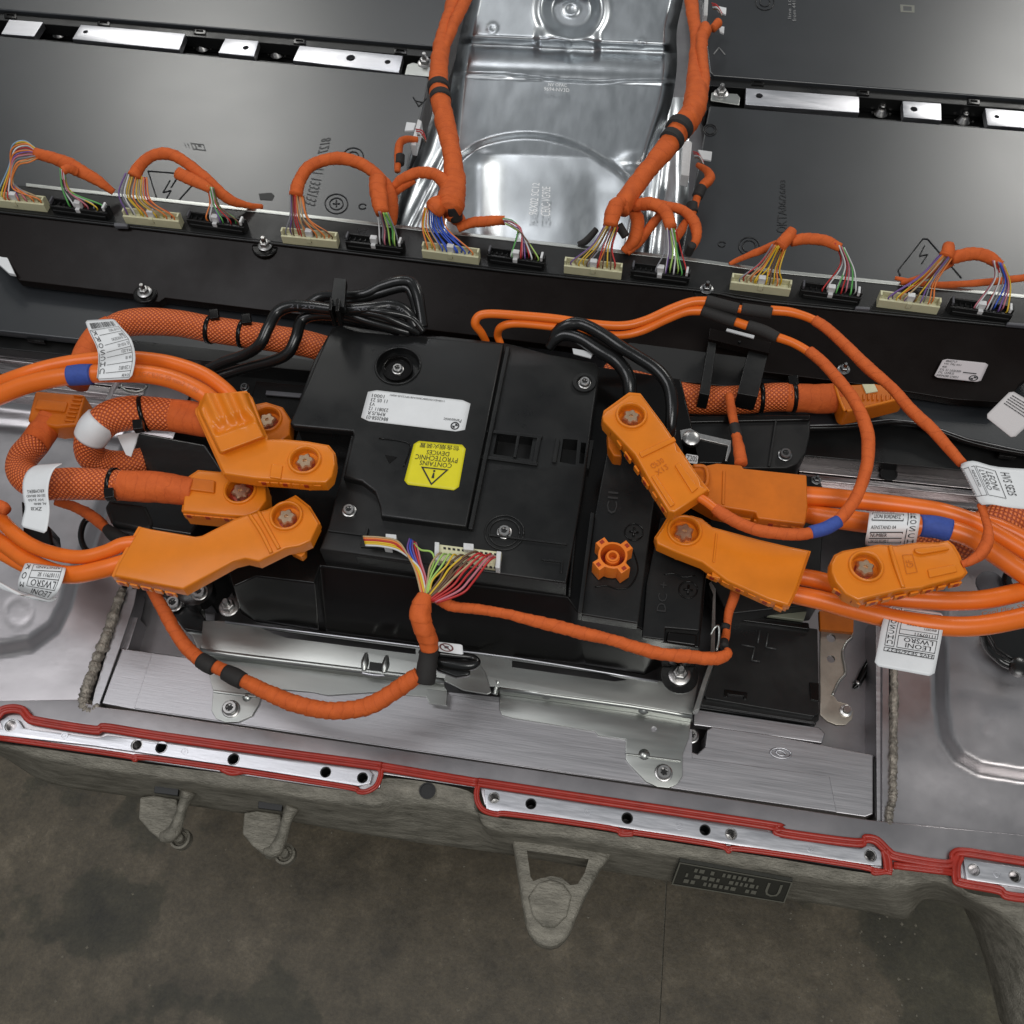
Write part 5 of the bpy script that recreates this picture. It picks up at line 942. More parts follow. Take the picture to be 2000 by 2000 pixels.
bolt('plate_nut', 'dark bolt on the rounded corner of the right black bracket', 1533, 889, .086, 14, 'torx', 'dark bolts on the carriers', m=mat('dark_steel', (.25, .25, .25), .3, metal=1))
bolt('plate_nut', 'dark bolt behind the wide amber plug at the right', 1594, 938, .04, 9, 'stud', 'dark bolts on the carriers', m=mat('dark_steel', (.25, .25, .25), .3, metal=1))
t = thing('relay', 'dark glossy relay with a white printed edge behind the right orange plug', 'relay', P(1380, 880, .09))
prism('body', [(1328, 848), (1370, 856), (1426, 862), (1426, 880), (1412, 906), (1330, 904)], .115, .03, M_blackg, t, bevel=.003); prism('bracket', [(1328, 840), (1348, 836), (1366, 846), (1428, 860), (1428, 880), (1420, 900), (1416, 900), (1422, 870), (1364, 856), (1330, 858)], .117, .003, M_bolt, t, bevel=.0006)
rf = quadF([(1338, 903, .119), (1362, 906, .119), (1364, 890, .119), (1340, 886, .119)]); sheet('white_print', rf, M_clear, t, 2, 2); print_on('lettering', rf, [('t', 'Z20S', .05, .2, .95, .85)], M_ink, t, .0009)
lathe('cap', P(1349, 860, .116), [(.010, 0), (.010, .006), (.007, .008), (.002, .008)], M_bolt, t, n=16)
# clip holder for the black sleeved leads
t = thing('cable_holder', 'black plastic cable holder frame under the sleeved orange leads', 'holder', P(1440, 700, .07))
prism('bar', [(1386, 640), (1506, 668), (1502, 690), (1384, 662)], .105, .012, M_plate, t, bevel=.001); prism('leg', [(1384, 664), (1400, 668), (1386, 772), (1366, 768)], .10, .03, M_black, t, bevel=.001); prism('leg', [(1462, 684), (1500, 692), (1480, 775), (1440, 768)], .10, .03, M_black, t, bevel=.001)
prism('back', [(1250, 620), (1500, 660), (1470, 760), (1200, 730)], .07, .03, M_gap, t, bevel=.001); prism('bright_insert', [(1420, 641), (1474, 655), (1472, 661), (1418, 646)], .1065, .002, M_white, t, bevel=.0003); lathe('pip', P(1444, 669, .105), [(.002, 0), (.0015, .002)], M_black, t, n=8)
# ================================================================== black hoses
def cable(name, label, cat, strands, m, grp=None, sides=16):
    t = thing(name, label, cat, P(*strands[0][0][:3]), grp)
    for s in strands: tube('tube', [(a, b, c, r * 1.14) for a, b, c, r in s], 10, m, t, n=10, sides=sides)
    return t
GH = 'black hoses beside the junction box'
cable('black_hose', 'black hose looping from the left carrier over the box corner, front strand with grey print', 'hose', [[(405, 722, .11, 9), (440, 706, .12, 9), (480, 692, .13, 9.5), (508, 672, .145, 10), (524, 640, .155, 10), (542, 610, .16, 10), (570, 598, .165, 10.5), (610, 600, .17, 11), (660, 605, .175, 10), (720, 602, .18, 11), (765, 598, .18, 11), (795, 612, .175, 11), (812, 640, .165, 10)]], M_rubber, GH)
h1 = bpy.data.objects['black_hose']
cable('black_hose', 'second black hose left of the box, falling straight behind the braided cable', 'hose', [[(420, 738, .10, 9), (470, 722, .11, 9), (530, 706, .125, 9.5), (562, 690, .135, 10), (578, 660, .145, 10), (590, 625, .15, 10), (625, 615, .155, 9), (680, 622, .16, 8), (740, 636, .16, 8), (780, 648, .155, 8)]], M_rubber, GH)
cable('black_hose', 'upper black hose humped over the top left corner of the box', 'hose', [[(600, 596, .15, 9), (630, 580, .155, 9.5), (680, 578, .165, 9.5), (715, 574, .17, 9.5), (745, 560, .175, 10), (780, 550, .18, 10), (803, 553, .18, 10), (815, 575, .178, 10), (822, 610, .172, 9), (826, 640, .165, 9)], [(635, 590, .15, 8), (690, 588, .162, 8), (740, 574, .17, 8), (790, 562, .175, 8), (806, 580, .172, 8), (814, 612, .168, 8), (818, 648, .16, 8)]], M_rubber, GH)
cable('black_hose', 'loose black leads drooping onto the back edge of the junction box', 'hose', [[(672, 612, .17, 7), (720, 628, .168, 7), (765, 640, .165, 7), (800, 650, .16, 7)], [(680, 606, .175, 7), (740, 615, .178, 7), (790, 635, .17, 7), (820, 650, .16, 7)], [(670, 604, .172, 6), (740, 608, .182, 6), (800, 620, .175, 6), (828, 648, .165, 6)]], M_rubber, GH)
t = thing('hose_clip', 'square black clip strapping the hoses above the box corner', 'clip', P(660, 570, .17)); prism('block', [(652, 542), (676, 544), (672, 600), (644, 596)], .197, .012, M_black, t, bevel=.001); prism('strap', [(644, 580), (650, 581), (648, 606), (641, 605)], .202, .03, M_blackg, t, bevel=.001); prism('strap', [(656, 582), (664, 583), (662, 608), (654, 607)], .202, .03, M_blackg, t, bevel=.001)
cable('black_hose', 'outer of two black hoses arching from the box to behind the right orange plug', 'hose', [[(1078, 668, .15, 9), (1088, 648, .16, 10), (1110, 634, .168, 11), (1138, 634, .17, 11), (1175, 652, .172, 11), (1210, 676, .172, 11), (1245, 697, .17, 11), (1282, 722, .168, 11.5), (1305, 752, .165, 11.5), (1312, 790, .16, 11), (1310, 830, .15, 10), (1308, 850, .14, 10)]], M_rubber, GH)
cable('black_hose', 'inner of two black hoses arching from the box, ending above the right orange plug', 'hose', [[(1072, 680, .145, 8), (1086, 662, .155, 10), (1105, 654, .16, 11), (1135, 662, .162, 11.5), (1170, 684, .162, 12), (1205, 706, .16, 12.5), (1226, 735, .158, 12.5), (1230, 765, .15, 12), (1228, 785, .14, 11)]], M_rubber, GH)
t = tag(prism('bright_label', [(1118, 680), (1140, 684), (1158, 690), (1154, 699), (1120, 690)], .152, .002, M_white, None, bevel=.0003), 'bright scrap of label under the inner black hose', 'label')
# ================================================================== thin orange leads
T1 = thing('orange_lead', 'thin orange lead from behind the box to the plug lying on the right cables', 'lead', P(1000, 616, .15))
T2 = thing('orange_lead', 'thin orange lead from behind the box bending round to the slanting right plug', 'lead', P(1000, 634, .15))
tube('cable', [(950, 668, .13, 7), (940, 650, .145, 8), (928, 632, .158, 8.5), (936, 617, .165, 8.5), (960, 613, .168, 8.5), (1010, 616, .17, 8.5), (1080, 622, .17, 8.5), (1150, 632, .17, 8.5), (1215, 636, .17, 8.5), (1260, 626, .172, 8.5), (1310, 604, .175, 9), (1350, 590, .178, 9), (1382, 588, .178, 9)], 8, M_cable, T1, n=10, sides=14)
tube('cable', [(978, 672, .13, 7), (972, 654, .14, 7.5), (980, 638, .155, 8), (1010, 632, .162, 8), (1080, 638, .162, 8), (1150, 648, .162, 8), (1205, 655, .162, 8), (1250, 647, .165, 8.5), (1300, 624, .168, 9), (1340, 608, .17, 9.5), (1376, 606, .17, 10)], 8, M_cable, T2, n=10, sides=14)
tube('black_sleeve', [(1379, 588, .178, 12), (1410, 596, .178, 12), (1442, 604, .178, 12)], 12, M_tapeb, T1, sides=16); tube('black_sleeve', [(1448, 603, .178, 11.5), (1475, 607, .178, 12), (1507, 612, .178, 12)], 12, M_tapeb, T1, sides=16); tube('cable', [(1438, 602, .178, 8), (1452, 605, .178, 8)], 8, M_cable, T1)
tube('black_sleeve', [(1372, 606, .17, 12), (1405, 618, .17, 12), (1436, 629, .17, 12)], 12, M_tapeb, T2, sides=16); tube('cable', [(1432, 627, .17, 9), (1464, 638, .17, 9)], 9, M_cable, T2); tube('black_sleeve', [(1460, 636, .17, 11.5), (1490, 646, .17, 12), (1519, 660, .17, 11)], 12, M_tapeb, T2, sides=16)
tube('cable', [(1505, 606, .178, 9.5), (1540, 609, .178, 9), (1570, 617, .178, 8.5), (1594, 627, .178, 8.5)], 9, M_cable, T1, sides=14)
tube('taped_cable', [(1590, 625, .178, 10), (1620, 646, .178, 11), (1660, 684, .18, 11), (1700, 722, .182, 12), (1740, 756, .183, 11), (1775, 796, .183, 12), (1815, 834, .183, 12), (1850, 872, .183, 11), (1880, 906, .183, 10)], 11, M_tape, T1, n=14, sides=18, rough=.1, spiral=.05)
tube('taped_cable', [(1915, 985, .195, 8), (1924, 1010, .195, 8), (1930, 1035, .195, 9), (1928, 1060, .195, 12), (1915, 1082, .195, 12), (1895, 1096, .193, 9), (1878, 1102, .19, 7)], 11, M_tape, T1, n=12, sides=16, rough=.12, spiral=.08)
tube('cable', [(1519, 659, .17, 9), (1545, 668, .172, 8.5), (1568, 680, .174, 8.5), (1583, 690, .175, 8.5)], 9, M_cable, T2, sides=14)
tube('taped_cable', [(1580, 686, .175, 11), (1605, 706, .178, 11), (1640, 745, .18, 11.5), (1668, 782, .184, 12), (1690, 830, .186, 12.5), (1696, 880, .188, 12.5), (1688, 930, .19, 12), (1668, 978, .192, 12), (1640, 1014, .193, 12), (1610, 1034, .193, 11)], 11, M_tape, T2, n=14, sides=18, rough=.07, spiral=.04)
tube('blue_tape', [(1638, 1018, .193, 13), (1612, 1032, .193, 13.5), (1583, 1040, .193, 13)], 13, M_blue, T2, n=5, sides=18, rough=.04)
tube('taped_cable', [(1590, 1040, .193, 11), (1560, 1044, .193, 12), (1520, 1042, .193, 12), (1475, 1034, .194, 12), (1440, 1020, .195, 12), (1412, 1004, .196, 12), (1396, 992, .197, 11)], 11, M_tape, T2, n=12, sides=18, rough=.07, spiral=.06)
tube('cable', [(1400, 996, .197, 9), (1380, 980, .198, 9), (1358, 966, .198, 9)], 9, M_cable, T2, sides=14)
# ================================================================== orange plugs
def shell(t, top, z, h, m, f=1.022):
    """slightly wider lower half of a plug housing, parted from the top by a seam"""
    cx = sum(p[0] for p in top) / len(top); cy = sum(p[1] for p in top) / len(top)
    prism('lower_shell', [(cx + (x - cx) * f, cy + (y - cy) * f) for x, y in top], z - h * .5, h * .62, m, t, bevel=.0008)
def hv(t, top, z, h, screw, sz=None, m=M_hv, rs=31, tabs=(), bevel=.0022, base=True, tilt=None):
    sx, sy = screw; sz = sz or z; prism('housing', top, z, h, m, t, holes=[circ(sx, sy, rs * .86, z, 28)] if screw else [], bevel=bevel, seg=3)
    shell(t, top, z, h, m)
    c = P(sx, sy, z); r = PX(rs, sx, sy, z)
    lathe('screw_collar', c - Vector((0, 0, .004)), [(r * 1.06, 0), (r * 1.03, .0055), (r * .98, .0068), (r * .90, .0068), (r * .85, .0055), (r * .84, -.006), (r * .8, -.012)], m, t, n=36) if 0 else None
    V = []; F = []; prof = [(1.08, -.001), (1.05, .0022), (1.0, .0030), (.93, .0030), (.88, .002), (.86, -.002), (.85, -.014)]; n = 40
    for q, hh in prof:
        for k in range(n): a = 2 * math.pi * k / n; V.append(c + Vector((math.cos(a) * r * q, math.sin(a) * r * q, hh)))
    for i in range(len(prof) - 1):
        for k in range(n): k2 = (k + 1) % n; F.append((i * n + k, i * n + k2, (i + 1) * n + k2, (i + 1) * n + k))
    mesh_obj('screw_collar', V, F, m, t, True)
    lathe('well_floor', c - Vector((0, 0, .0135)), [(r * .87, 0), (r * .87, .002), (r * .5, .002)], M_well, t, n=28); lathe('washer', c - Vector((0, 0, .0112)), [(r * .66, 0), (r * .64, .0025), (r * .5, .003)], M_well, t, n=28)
    star('star_screw', c - Vector((0, 0, .0085)), r * .44, r * .60, .0085, M_bronze, t)
    if base:
        lathe('round_base', c - Vector((0, 0, h + .012)), [(r * 1.12, 0), (r * 1.18, .004), (r * 1.18, .0145)], m, t, n=36)
        for k in range(7):
            a = math.radians(200 + 28 * k + R.uniform(-3, 3)); q = c + Vector((math.cos(a) * r * 1.2, math.sin(a) * r * 1.2, -h - .004)); tv = Vector((-math.sin(a), math.cos(a), 0)) * r * .09; nvv = Vector((math.cos(a), math.sin(a), 0)) * r * .08
            prism('base_tooth', [q - tv - nvv, q + tv - nvv, q + tv + nvv, q - tv + nvv], 0, .007, m, t, world=True, bevel=.0004)
    for q, zz, hh in tabs: prism('moulded_part', q, zz, hh, m, t, bevel=.0012)
    return t
def side_tabs(t, a, b, z, n, m=M_hv, w_=.006, h=.008, out=.0022):
    """small latches along a lower edge from pixel a to b"""
    A_ = P(*a, z); B_ = P(*b, z); d = (B_ - A_).normalized(); nn = Vector((d.y, -d.x, 0)); 
    for k in range(n):
        p = A_ + (B_ - A_) * ((k + .5) / n); q = w_ * (.7 if k % 2 else 1)
        prism('side_latch', [p - d * q, p + d * q, p + d * q + nn * out, p - d * q + nn * out], 0, h, m, t, world=True, bevel=.0005)
        if k % 2 == 0: prism('latch_slot', [p - d * q * .4 + nn * (out - .0004), p + d * q * .4 + nn * (out - .0004), p + d * q * .4 + nn * (out + .0004), p - d * q * .4 + nn * (out + .0004)], 0, h * .7, M_well, t, world=True, bevel=0)
Z = Vector((0, 0, 1))
# A: upper left ribbed elbow plug
A1 = thing('high_voltage_cable', 'smooth orange cable pair at the upper left with blue tape and a ribbed elbow plug', 'high voltage cable', P(500, 850, .13))
tube('cable', [(-40, 788, .15, 19), (0, 772, .16, 19), (50, 752, .17, 18), (110, 738, .178, 18), (170, 731, .182, 18), (240, 729, .186, 18), (300, 733, .188, 18), (350, 746, .188, 18), (395, 768, .186, 18), (425, 792, .18, 17), (440, 810, .175, 15)], 18, M_cable, A1, n=10, sides=22)
tube('cable', [(-40, 764, .13, 15), (40, 734, .155, 15), (100, 716, .162, 15), (170, 704, .165, 15), (240, 700, .167, 15), (300, 704, .168, 15), (350, 714, .17, 15), (400, 733, .172, 15), (440, 762, .172, 15), (465, 790, .17, 14)], 15, M_cable, A1, n=10, sides=20)
tube('blue_tape', [(136, 734, .183, 20), (158, 732, .184, 20.5), (180, 731, .185, 20)], 20, M_blue, A1, sides=22, rough=.03)
hv(A1, [(523, 858), (558, 858), (600, 862), (640, 869), (652, 884), (654, 905), (648, 930), (636, 942), (600, 942), (560, 938), (500, 934), (438, 925), (432, 914), (384, 808), (384, 800), (400, 784), (430, 770), (482, 765), (494, 778)], .190, .017, (595, 899), tabs=[([(530, 905), (552, 908), (548, 935), (526, 932)], .192, .004)])
side_tabs(A1, (505, 938), (630, 946), .184, 6)
EL = [(760, 398), (776, 392), (800, 386), (812, 390), (850, 408), (884, 424), (896, 430)]; ER = [(760, 484), (776, 490), (800, 500), (830, 512), (856, 524), (880, 470), (896, 440)]
def ze(x, y):
    l, r = interp(EL, y), interp(ER, y); e = min(x - l, r - x); low = (889 - y) - (x - 435) * -.0 - max(0, (x - 435) * .38)
    z = .1885 + .011 * sst(1, 9, e) * sst(0, 9, low + 1); s_ = (x - 436) - (y - 776) * .44; k = sst(800, 786 + 60, y)
    z += .0026 * (1 - k) * math.cos((s_ - 3) / 32 * 2 * math.pi) * sst(1, 9, e); q = (y - 846) + (x - 430) * .36
    z -= .0075 * sst(-34, -2, q) * (1 - sst(-1, 4, q)) * sst(8, 26, x - l) * sst(6, 22, r - x)
    return z
relief('moulded_hood', 0, 0, 768, 892, 2.5, ze, M_hv, A1, lr=lambda y: (interp(EL, y), interp(ER, y)))
tf = lifted(rowsF([(223, 624, .215, 166, 627, .215), (237, 640, .222, 175, 650, .222), (257, 664, .222, 190, 682, .222), (265, 700, .212, 192, 712, .21), (257, 741, .206, 189, 744, .204)]), .001)
sheet('paper_tag', tf, M_white, A1, 6, 16, rc=.08)
KV = [('t', c, .80, .25 + i * .095, .93, .32 + i * .095) for i, c in enumerate('KROSCHU')]
rb = random.Random(3); bars = []; u = .12
while u < .88: ww = rb.choice([.008, .012, .02, .026]); bars.append(('r', u, .10, u + ww, .21)); u += ww + rb.choice([.01, .014, .02])
print_on('tag_print', tf, bars + [('f', .06, .23, .97, .97, .012, .5)] + [('r', .06, v, .76, v + .006) for v in (.33, .48, .58, .66, .78, .88)] + [('t', s, .10, v, .10 + .013 * len(s) * 2.4, v + .045) for s, v in (('12107 0021', .26), ('8848', .36), ('SE 10 KROSCHU', .41), ('EL 9101-02', .51), ('M A 2021', .60), ('04 18', .70), ('V 230-0812', .82), ('R14 84', .91))] + KV, M_ink, A1, .0006)
# C: lower left wide plug
C1 = thing('high_voltage_cable', 'smooth orange cables at the lower left ending in a wide flat plug', 'high voltage cable', P(400, 1090, .1))
hv(C1, [(274, 1028), (300, 1034), (383, 1048), (396, 1046), (461, 1013), (482, 1006), (520, 996), (575, 968), (603, 990), (622, 1022), (606, 1056), (584, 1066), (558, 1070), (505, 1096), (479, 1090), (455, 1096), (357, 1150), (222, 1124), (232, 1100)], .168, .017, (559, 1008), m=M_hv)
for q in ([(512, 998), (530, 990), (552, 1062), (520, 1084)], ): pass
tube('moulded_rib', [(488, 1006, .1685, 4), (510, 1040, .169, 4), (530, 1080, .1685, 4)], 4, M_hv, C1, sides=8); tube('moulded_rib', [(505, 1000, .1685, 4), (524, 1034, .169, 4), (545, 1072, .1685, 4)], 4, M_hv, C1, sides=8)
prism('moulded_part', [(560, 1062), (586, 1050), (596, 1056), (596, 1080), (588, 1088), (568, 1078)], .150, .012, M_hv, C1, bevel=.0015)
side_tabs(C1, (226, 1132), (345, 1158), .163, 5)
tube('cable', [(-40, 960, .10, 14), (-5, 1004, .11, 14), (20, 1034, .12, 14), (60, 1064, .13, 14), (110, 1082, .138, 14), (160, 1088, .145, 14), (205, 1078, .150, 14), (240, 1064, .154, 15), (275, 1060, .155, 15)], 14, M_cable, C1, sides=20, n=10)
tube('cable', [(-40, 1030, .10, 16), (10, 1064, .11, 16), (60, 1098, .12, 17), (110, 1119, .13, 18), (150, 1122, .138, 18), (200, 1112, .145, 18), (250, 1098, .15, 18)], 17, M_cable, C1, sides=20, n=10)
tube('cable', [(-40, 1062, .09, 12), (5, 1084, .10, 12), (50, 1108, .11, 12), (100, 1124, .12, 12)], 12, M_cable, C1, sides=16, n=8); tube('taped_end', [(-30, 985, .13, 14), (2, 990, .135, 13), (14, 998, .135, 10)], 12, M_tape, C1, sides=14, n=6)
tf = lifted(rowsF([(128, 1110, .142, 50, 1100, .14), (128, 1116, .150, 45, 1112, .148), (121, 1140, .152, 38, 1130, .150), (112, 1158, .148, 36, 1142, .146), (98, 1172, .135, 36, 1152, .132)]), .001)
sheet('paper_tag', tf, M_white, C1, 6, 16, rc=.1); print_on('tag_print', tf, [('t', 'LEONI', .12, .74, .62, .90), ('t', 'LWSRO', .12, .48, .70, .66), ('f', .08, .08, .78, .70, .01, 1.4), ('r', .08, .44, .78, .455), ('r', .08, .28, .78, .295), ('t', '11107911 SE', .12, .33, .6, .41), ('t', 'AENSTAND', .12, .14, .7, .22), ('t', 'K', .85, .1, .95, .26), ('t', 'O', .85, .34, .95, .5), ('t', 'M', .85, .6, .95, .76)], M_ink, C1, .0006)
sheet('paper_tag', rowsF([(112, 1168, .128, 60, 1160, .12), (96, 1176, .125, 30, 1160, .12), (60, 1170, .12, -20, 1126, .11), (-10, 1146, .11, -20, 1124, .11)]), M_white, C1, 3, 10, rc=0)
# B: braided cables at the left
def braided(t, pts, r): return tube('braided_sleeve', pts, r, M_braid, t, n=12, sides=28)
def tie(t, x, y, z, ang, rpx, name='cable_tie'):
    """strap round a thick cable with its square head"""
    a = math.radians(ang); dx, dy = math.cos(a), math.sin(a)
    tube('cable_tie', [(x - dx * 4, y - dy * 4, z, rpx + 1.8), (x + dx * 4, y + dy * 4, z, rpx + 1.8)], rpx + 2, M_blackg, t, n=2, sides=28)
    return t
def tie_head(t, x, y, z, s=11): prism('tie_head', [(x - s, y - s * .8), (x + s * .8, y - s), (x + s, y + s * .8), (x - s * .8, y + s)], z, .009, M_blackg, t, bevel=.0012)
B1 = thing('braided_cable', 'braided orange cable along the back left, bending down to an amber coupler', 'braided cable', P(300, 630, .08))
braided(B1, [(660, 690, .085, 26), (600, 672, .09, 26), (540, 662, .095, 26), (480, 653, .10, 26), (410, 643, .10, 26), (350, 632, .10, 26), (290, 628, .10, 27), (245, 632, .10, 26), (215, 645, .10, 25)], 26)
tube('taped_cable', [(222, 640, .10, 26), (195, 658, .10, 28), (172, 690, .10, 27), (160, 720, .10, 26), (146, 750, .10, 26)], 26, M_tape, B1, sides=22, n=8, rough=.03)
for x, y in ((411, 644), (475, 652)): tie(B1, x, y, .10, 8, 26)
tie_head(B1, 417, 612, .122, 10); tie_head(B1, 480, 621, .122, 10)
prism('coupler', [(68, 762), (140, 768), (166, 770), (150, 830), (108, 834), (52, 822)], .105, .03, M_hvd, B1, bevel=.004, seg=3); prism('coupler_band', [(72, 778), (132, 784), (126, 804), (66, 798)], .108, .006, M_hvd, B1, bevel=.002)
for k in range(7): prism('coupler_rib', [(142 + 2 - k * 3, 770 + k * 8), (162 - k * 3, 772 + k * 8), (161 - k * 3, 775 + k * 8), (141 - k * 3 + 2, 773 + k * 8)], .1075, .003, M_hvd, B1, bevel=.0005)
tube('taped_cable', [(100, 818, .09, 28), (86, 840, .09, 28), (68, 866, .095, 28), (50, 888, .10, 28)], 28, M_tape, B1, sides=22, n=8, rough=.03)
B2 = thing('braided_cable', 'braided orange cable in a short left arc, ending in a plug beside the box', 'braided cable', P(200, 940, .1))
braided(B2, [(66, 868, .10, 27), (46, 892, .105, 28), (42, 918, .11, 29), (58, 938, .12, 30), (90, 946, .13, 31), (140, 945, .135, 32), (190, 946, .138, 31), (240, 948, .14, 30)], 30)
tube('taped_cable', [(232, 948, .14, 29), (270, 950, .14, 31), (310, 952, .14, 31), (350, 957, .14, 29), (380, 960, .14, 27)], 30, M_tape, B2, sides=24, n=8, rough=.035, spiral=.02)
tie(B2, 222, 946, .139, 4, 31); tie_head(B2, 212, 962, .170, 11)
hv(B2, [(370, 930), (388, 918), (430, 922), (448, 914), (472, 912), (500, 922), (518, 944), (520, 976), (504, 998), (478, 1008), (440, 1006), (356, 998), (360, 962)], .150, .03, (469, 957), m=M_hv, rs=31)
prism('moulded_part', [(372, 932), (420, 938), (418, 962), (368, 956)], .153, .004, M_hvd, B2, bevel=.0015)
side_tabs(B2, (360, 1002), (470, 1012), .144, 6)
tf = lifted(rowsF([(126, 906, .172, 70, 910, .160), (108, 916, .178, 54, 922, .168), (98, 938, .180, 46, 942, .172), (95, 965, .176, 46, 968, .170), (98, 992, .170, 50, 992, .166), (96, 1018, .168, 46, 1010, .164), (91, 1043, .165, 42, 1029, .162)]), .0012)
sheet('paper_tag', tf, M_white, B2, 6, 20, rc=.06); print_on('tag_print', tf, [('t', 'KROMBERG', .15, .44, .8, .48), ('t', 'SE100 BRAID', .1, .50, .85, .53), ('t', 'HV 2x50', .2, .55, .8, .58), ('t', 'AL 8840', .1, .60, .6, .63), ('t', 'ZKB', .3, .66, .75, .71)], M_ink, B2, .0006)
B3 = thing('braided_cable', 'braided orange cable looping behind the elbow plug with a white band', 'braided cable', P(250, 810, .1))
braided(B3, [(345, 812, .145, 32), (300, 808, .145, 33), (255, 807, .145, 34), (215, 816, .142, 33), (190, 838, .135, 31), (175, 862, .12, 29), (178, 890, .10, 28), (205, 905, .085, 28), (245, 908, .075, 28), (280, 900, .07, 26)], 32)
tube('taped_cable', [(336, 811, .145, 32), (365, 815, .146, 33), (398, 822, .147, 32), (415, 826, .147, 28)], 32, M_tape, B3, sides=24, n=8, rough=.03)
tube('white_band', [(200, 822, .142, 33), (186, 838, .137, 34), (176, 856, .128, 32)], 33, M_white, B3, sides=26, n=5)
prism('band_tail', [(228, 850), (272, 842), (256, 892), (246, 888)], .12, .001, M_white, B3, bevel=0)
tie(B3, 282, 808, .146, -12, 34); tie_head(B3, 268, 828, .177, 11)
# hidden plug behind the elbow
D1 = thing('orange_plug', 'orange plug half hidden behind the ribbed elbow plug, left of the box', 'plug', P(530, 830, .1)); hv(D1, [(490, 792), (520, 786), (552, 796), (568, 820), (566, 848), (545, 862), (500, 858), (484, 830)], .125, .02, (521, 819), rs=29, m=M_hvd)
# small harness under the braids
loom('thin orange taped lead under the braided cables ending in black tape', [('sleeve', [(110, 980, .05, 8), (150, 992, .05, 10), (185, 1012, .055, 11), (210, 1035, .06, 9)], 9), ('tape_band', [(208, 1032, .0605, 10), (225, 1046, .062, 14), (248, 1056, .062, 12)], 12, M_tapeb)])
t = thing('black_strap', 'black ring-shaped strap in front of the matt black block at the left', 'strap', P(175, 1040, .02)); tube('ring', [(x, y, .02) for x, y in [(185, 1010), (166, 1018), (158, 1045), (165, 1070), (180, 1080), (200, 1075)]], 6, M_rubber, t, sides=10, n=6)
t = thing('black_connector', 'small black connector below the white tag of the braided cable', 'connector', P(70, 1060, .06)); prism('body', [(40, 975), (98, 1030), (102, 1062), (84, 1074), (52, 1066), (44, 1040)], .11, .03, M_blackg, t, bevel=.003)
t = thing('white_tape_end', 'folded clear tape ends sticking up behind the upper left cable', 'tape', P(230, 750, .12)); sheet('strip', rowsF([(212, 786, .02, 206, 780, .02), (224, 764, .06, 214, 762, .06), (240, 745, .12, 222, 745, .12)]), M_clear, t, 2, 8, rc=0); tube('ring', [(x, y, .03) for x, y in ring(262, 750, 26, .6, 10, .3, 3.0)], 3, M_zinc, t, sides=8, n=4)
# E: slanting plug right of the box
prism('housing', [(1230, 769), (1252, 771), (1296, 830), (1320, 866), (1323, 880), (1331, 882), (1368, 936), (1370, 948), (1384, 956), (1318, 1000), (1306, 998), (1267, 936), (1240, 887), (1178, 822), (1176, 812), (1182, 804)], .205, .018, M_hv, T2, holes=[circ(1233, 812, 25, .205, 28)], bevel=.0022, seg=3)
shell(T2, [(1230, 769), (1252, 771), (1296, 830), (1320, 866), (1331, 882), (1368, 936), (1384, 956), (1318, 1000), (1306, 998), (1267, 936), (1240, 887), (1178, 822), (1182, 804)], .205, .018, M_hv, 1.03)
def screw_set(t, sx, sy, z, rs, m=M_hv, h=.018):
    c = P(sx, sy, z); r = PX(rs, sx, sy, z); V = []; F = []; prof = [(1.08, -.001), (1.05, .0022), (1.0, .0030), (.93, .0030), (.88, .002), (.86, -.002), (.85, -.014)]; n = 40
    for q, hh in prof:
        for k in range(n): a = 2 * math.pi * k / n; V.append(c + Vector((math.cos(a) * r * q, math.sin(a) * r * q, hh)))
    for i in range(len(prof) - 1):
        for k in range(n): k2 = (k + 1) % n; F.append((i * n + k, i * n + k2, (i + 1) * n + k2, (i + 1) * n + k))
    mesh_obj('screw_collar', V, F, m, t, True); lathe('well_floor', c - Vector((0, 0, .0135)), [(r * .87, 0), (r * .87, .002), (r * .5, .002)], M_well, t, n=28); star('star_screw', c - Vector((0, 0, .0085)), r * .44, r * .60, .0085, M_bronze, t)
    lathe('round_base', c - Vector((0, 0, h + .012)), [(r * 1.12, 0), (r * 1.18, .004), (r * 1.18, .0145)], m, t, n=36)
screw_set(T2, 1233, 812, .205, 29)
for q, z_ in (([(1248, 884), (1316, 852), (1321, 860), (1253, 893)], .207), ([(1318, 908), (1328, 902), (1364, 952), (1352, 962)], .207), ([(1272, 930), (1280, 926), (1318, 984), (1310, 990)], .207)): prism('moulded_rib', q, z_, .003, M_hv, T2, bevel=.001)
side_tabs(T2, (1186, 828), (1308, 1004), .198, 7)
ef = quadF([(1262, 905, .2052), (1292, 888, .2052), (1312, 916, .2052), (1284, 934, .2052)]); M_emo = mat('embossed_orange', (.50, .12, .006), .4); print_on('moulded_code', ef, [('t', 'X12', .1, .6, .9, .9), ('t', 'GF30', .1, .15, .9, .45)], M_emo, T2, .0005)
prism('lower_clip', [(1186, 840), (1208, 860), (1216, 892), (1198, 890), (1188, 872)], .165, .02, M_hvd, T2, bevel=.002)
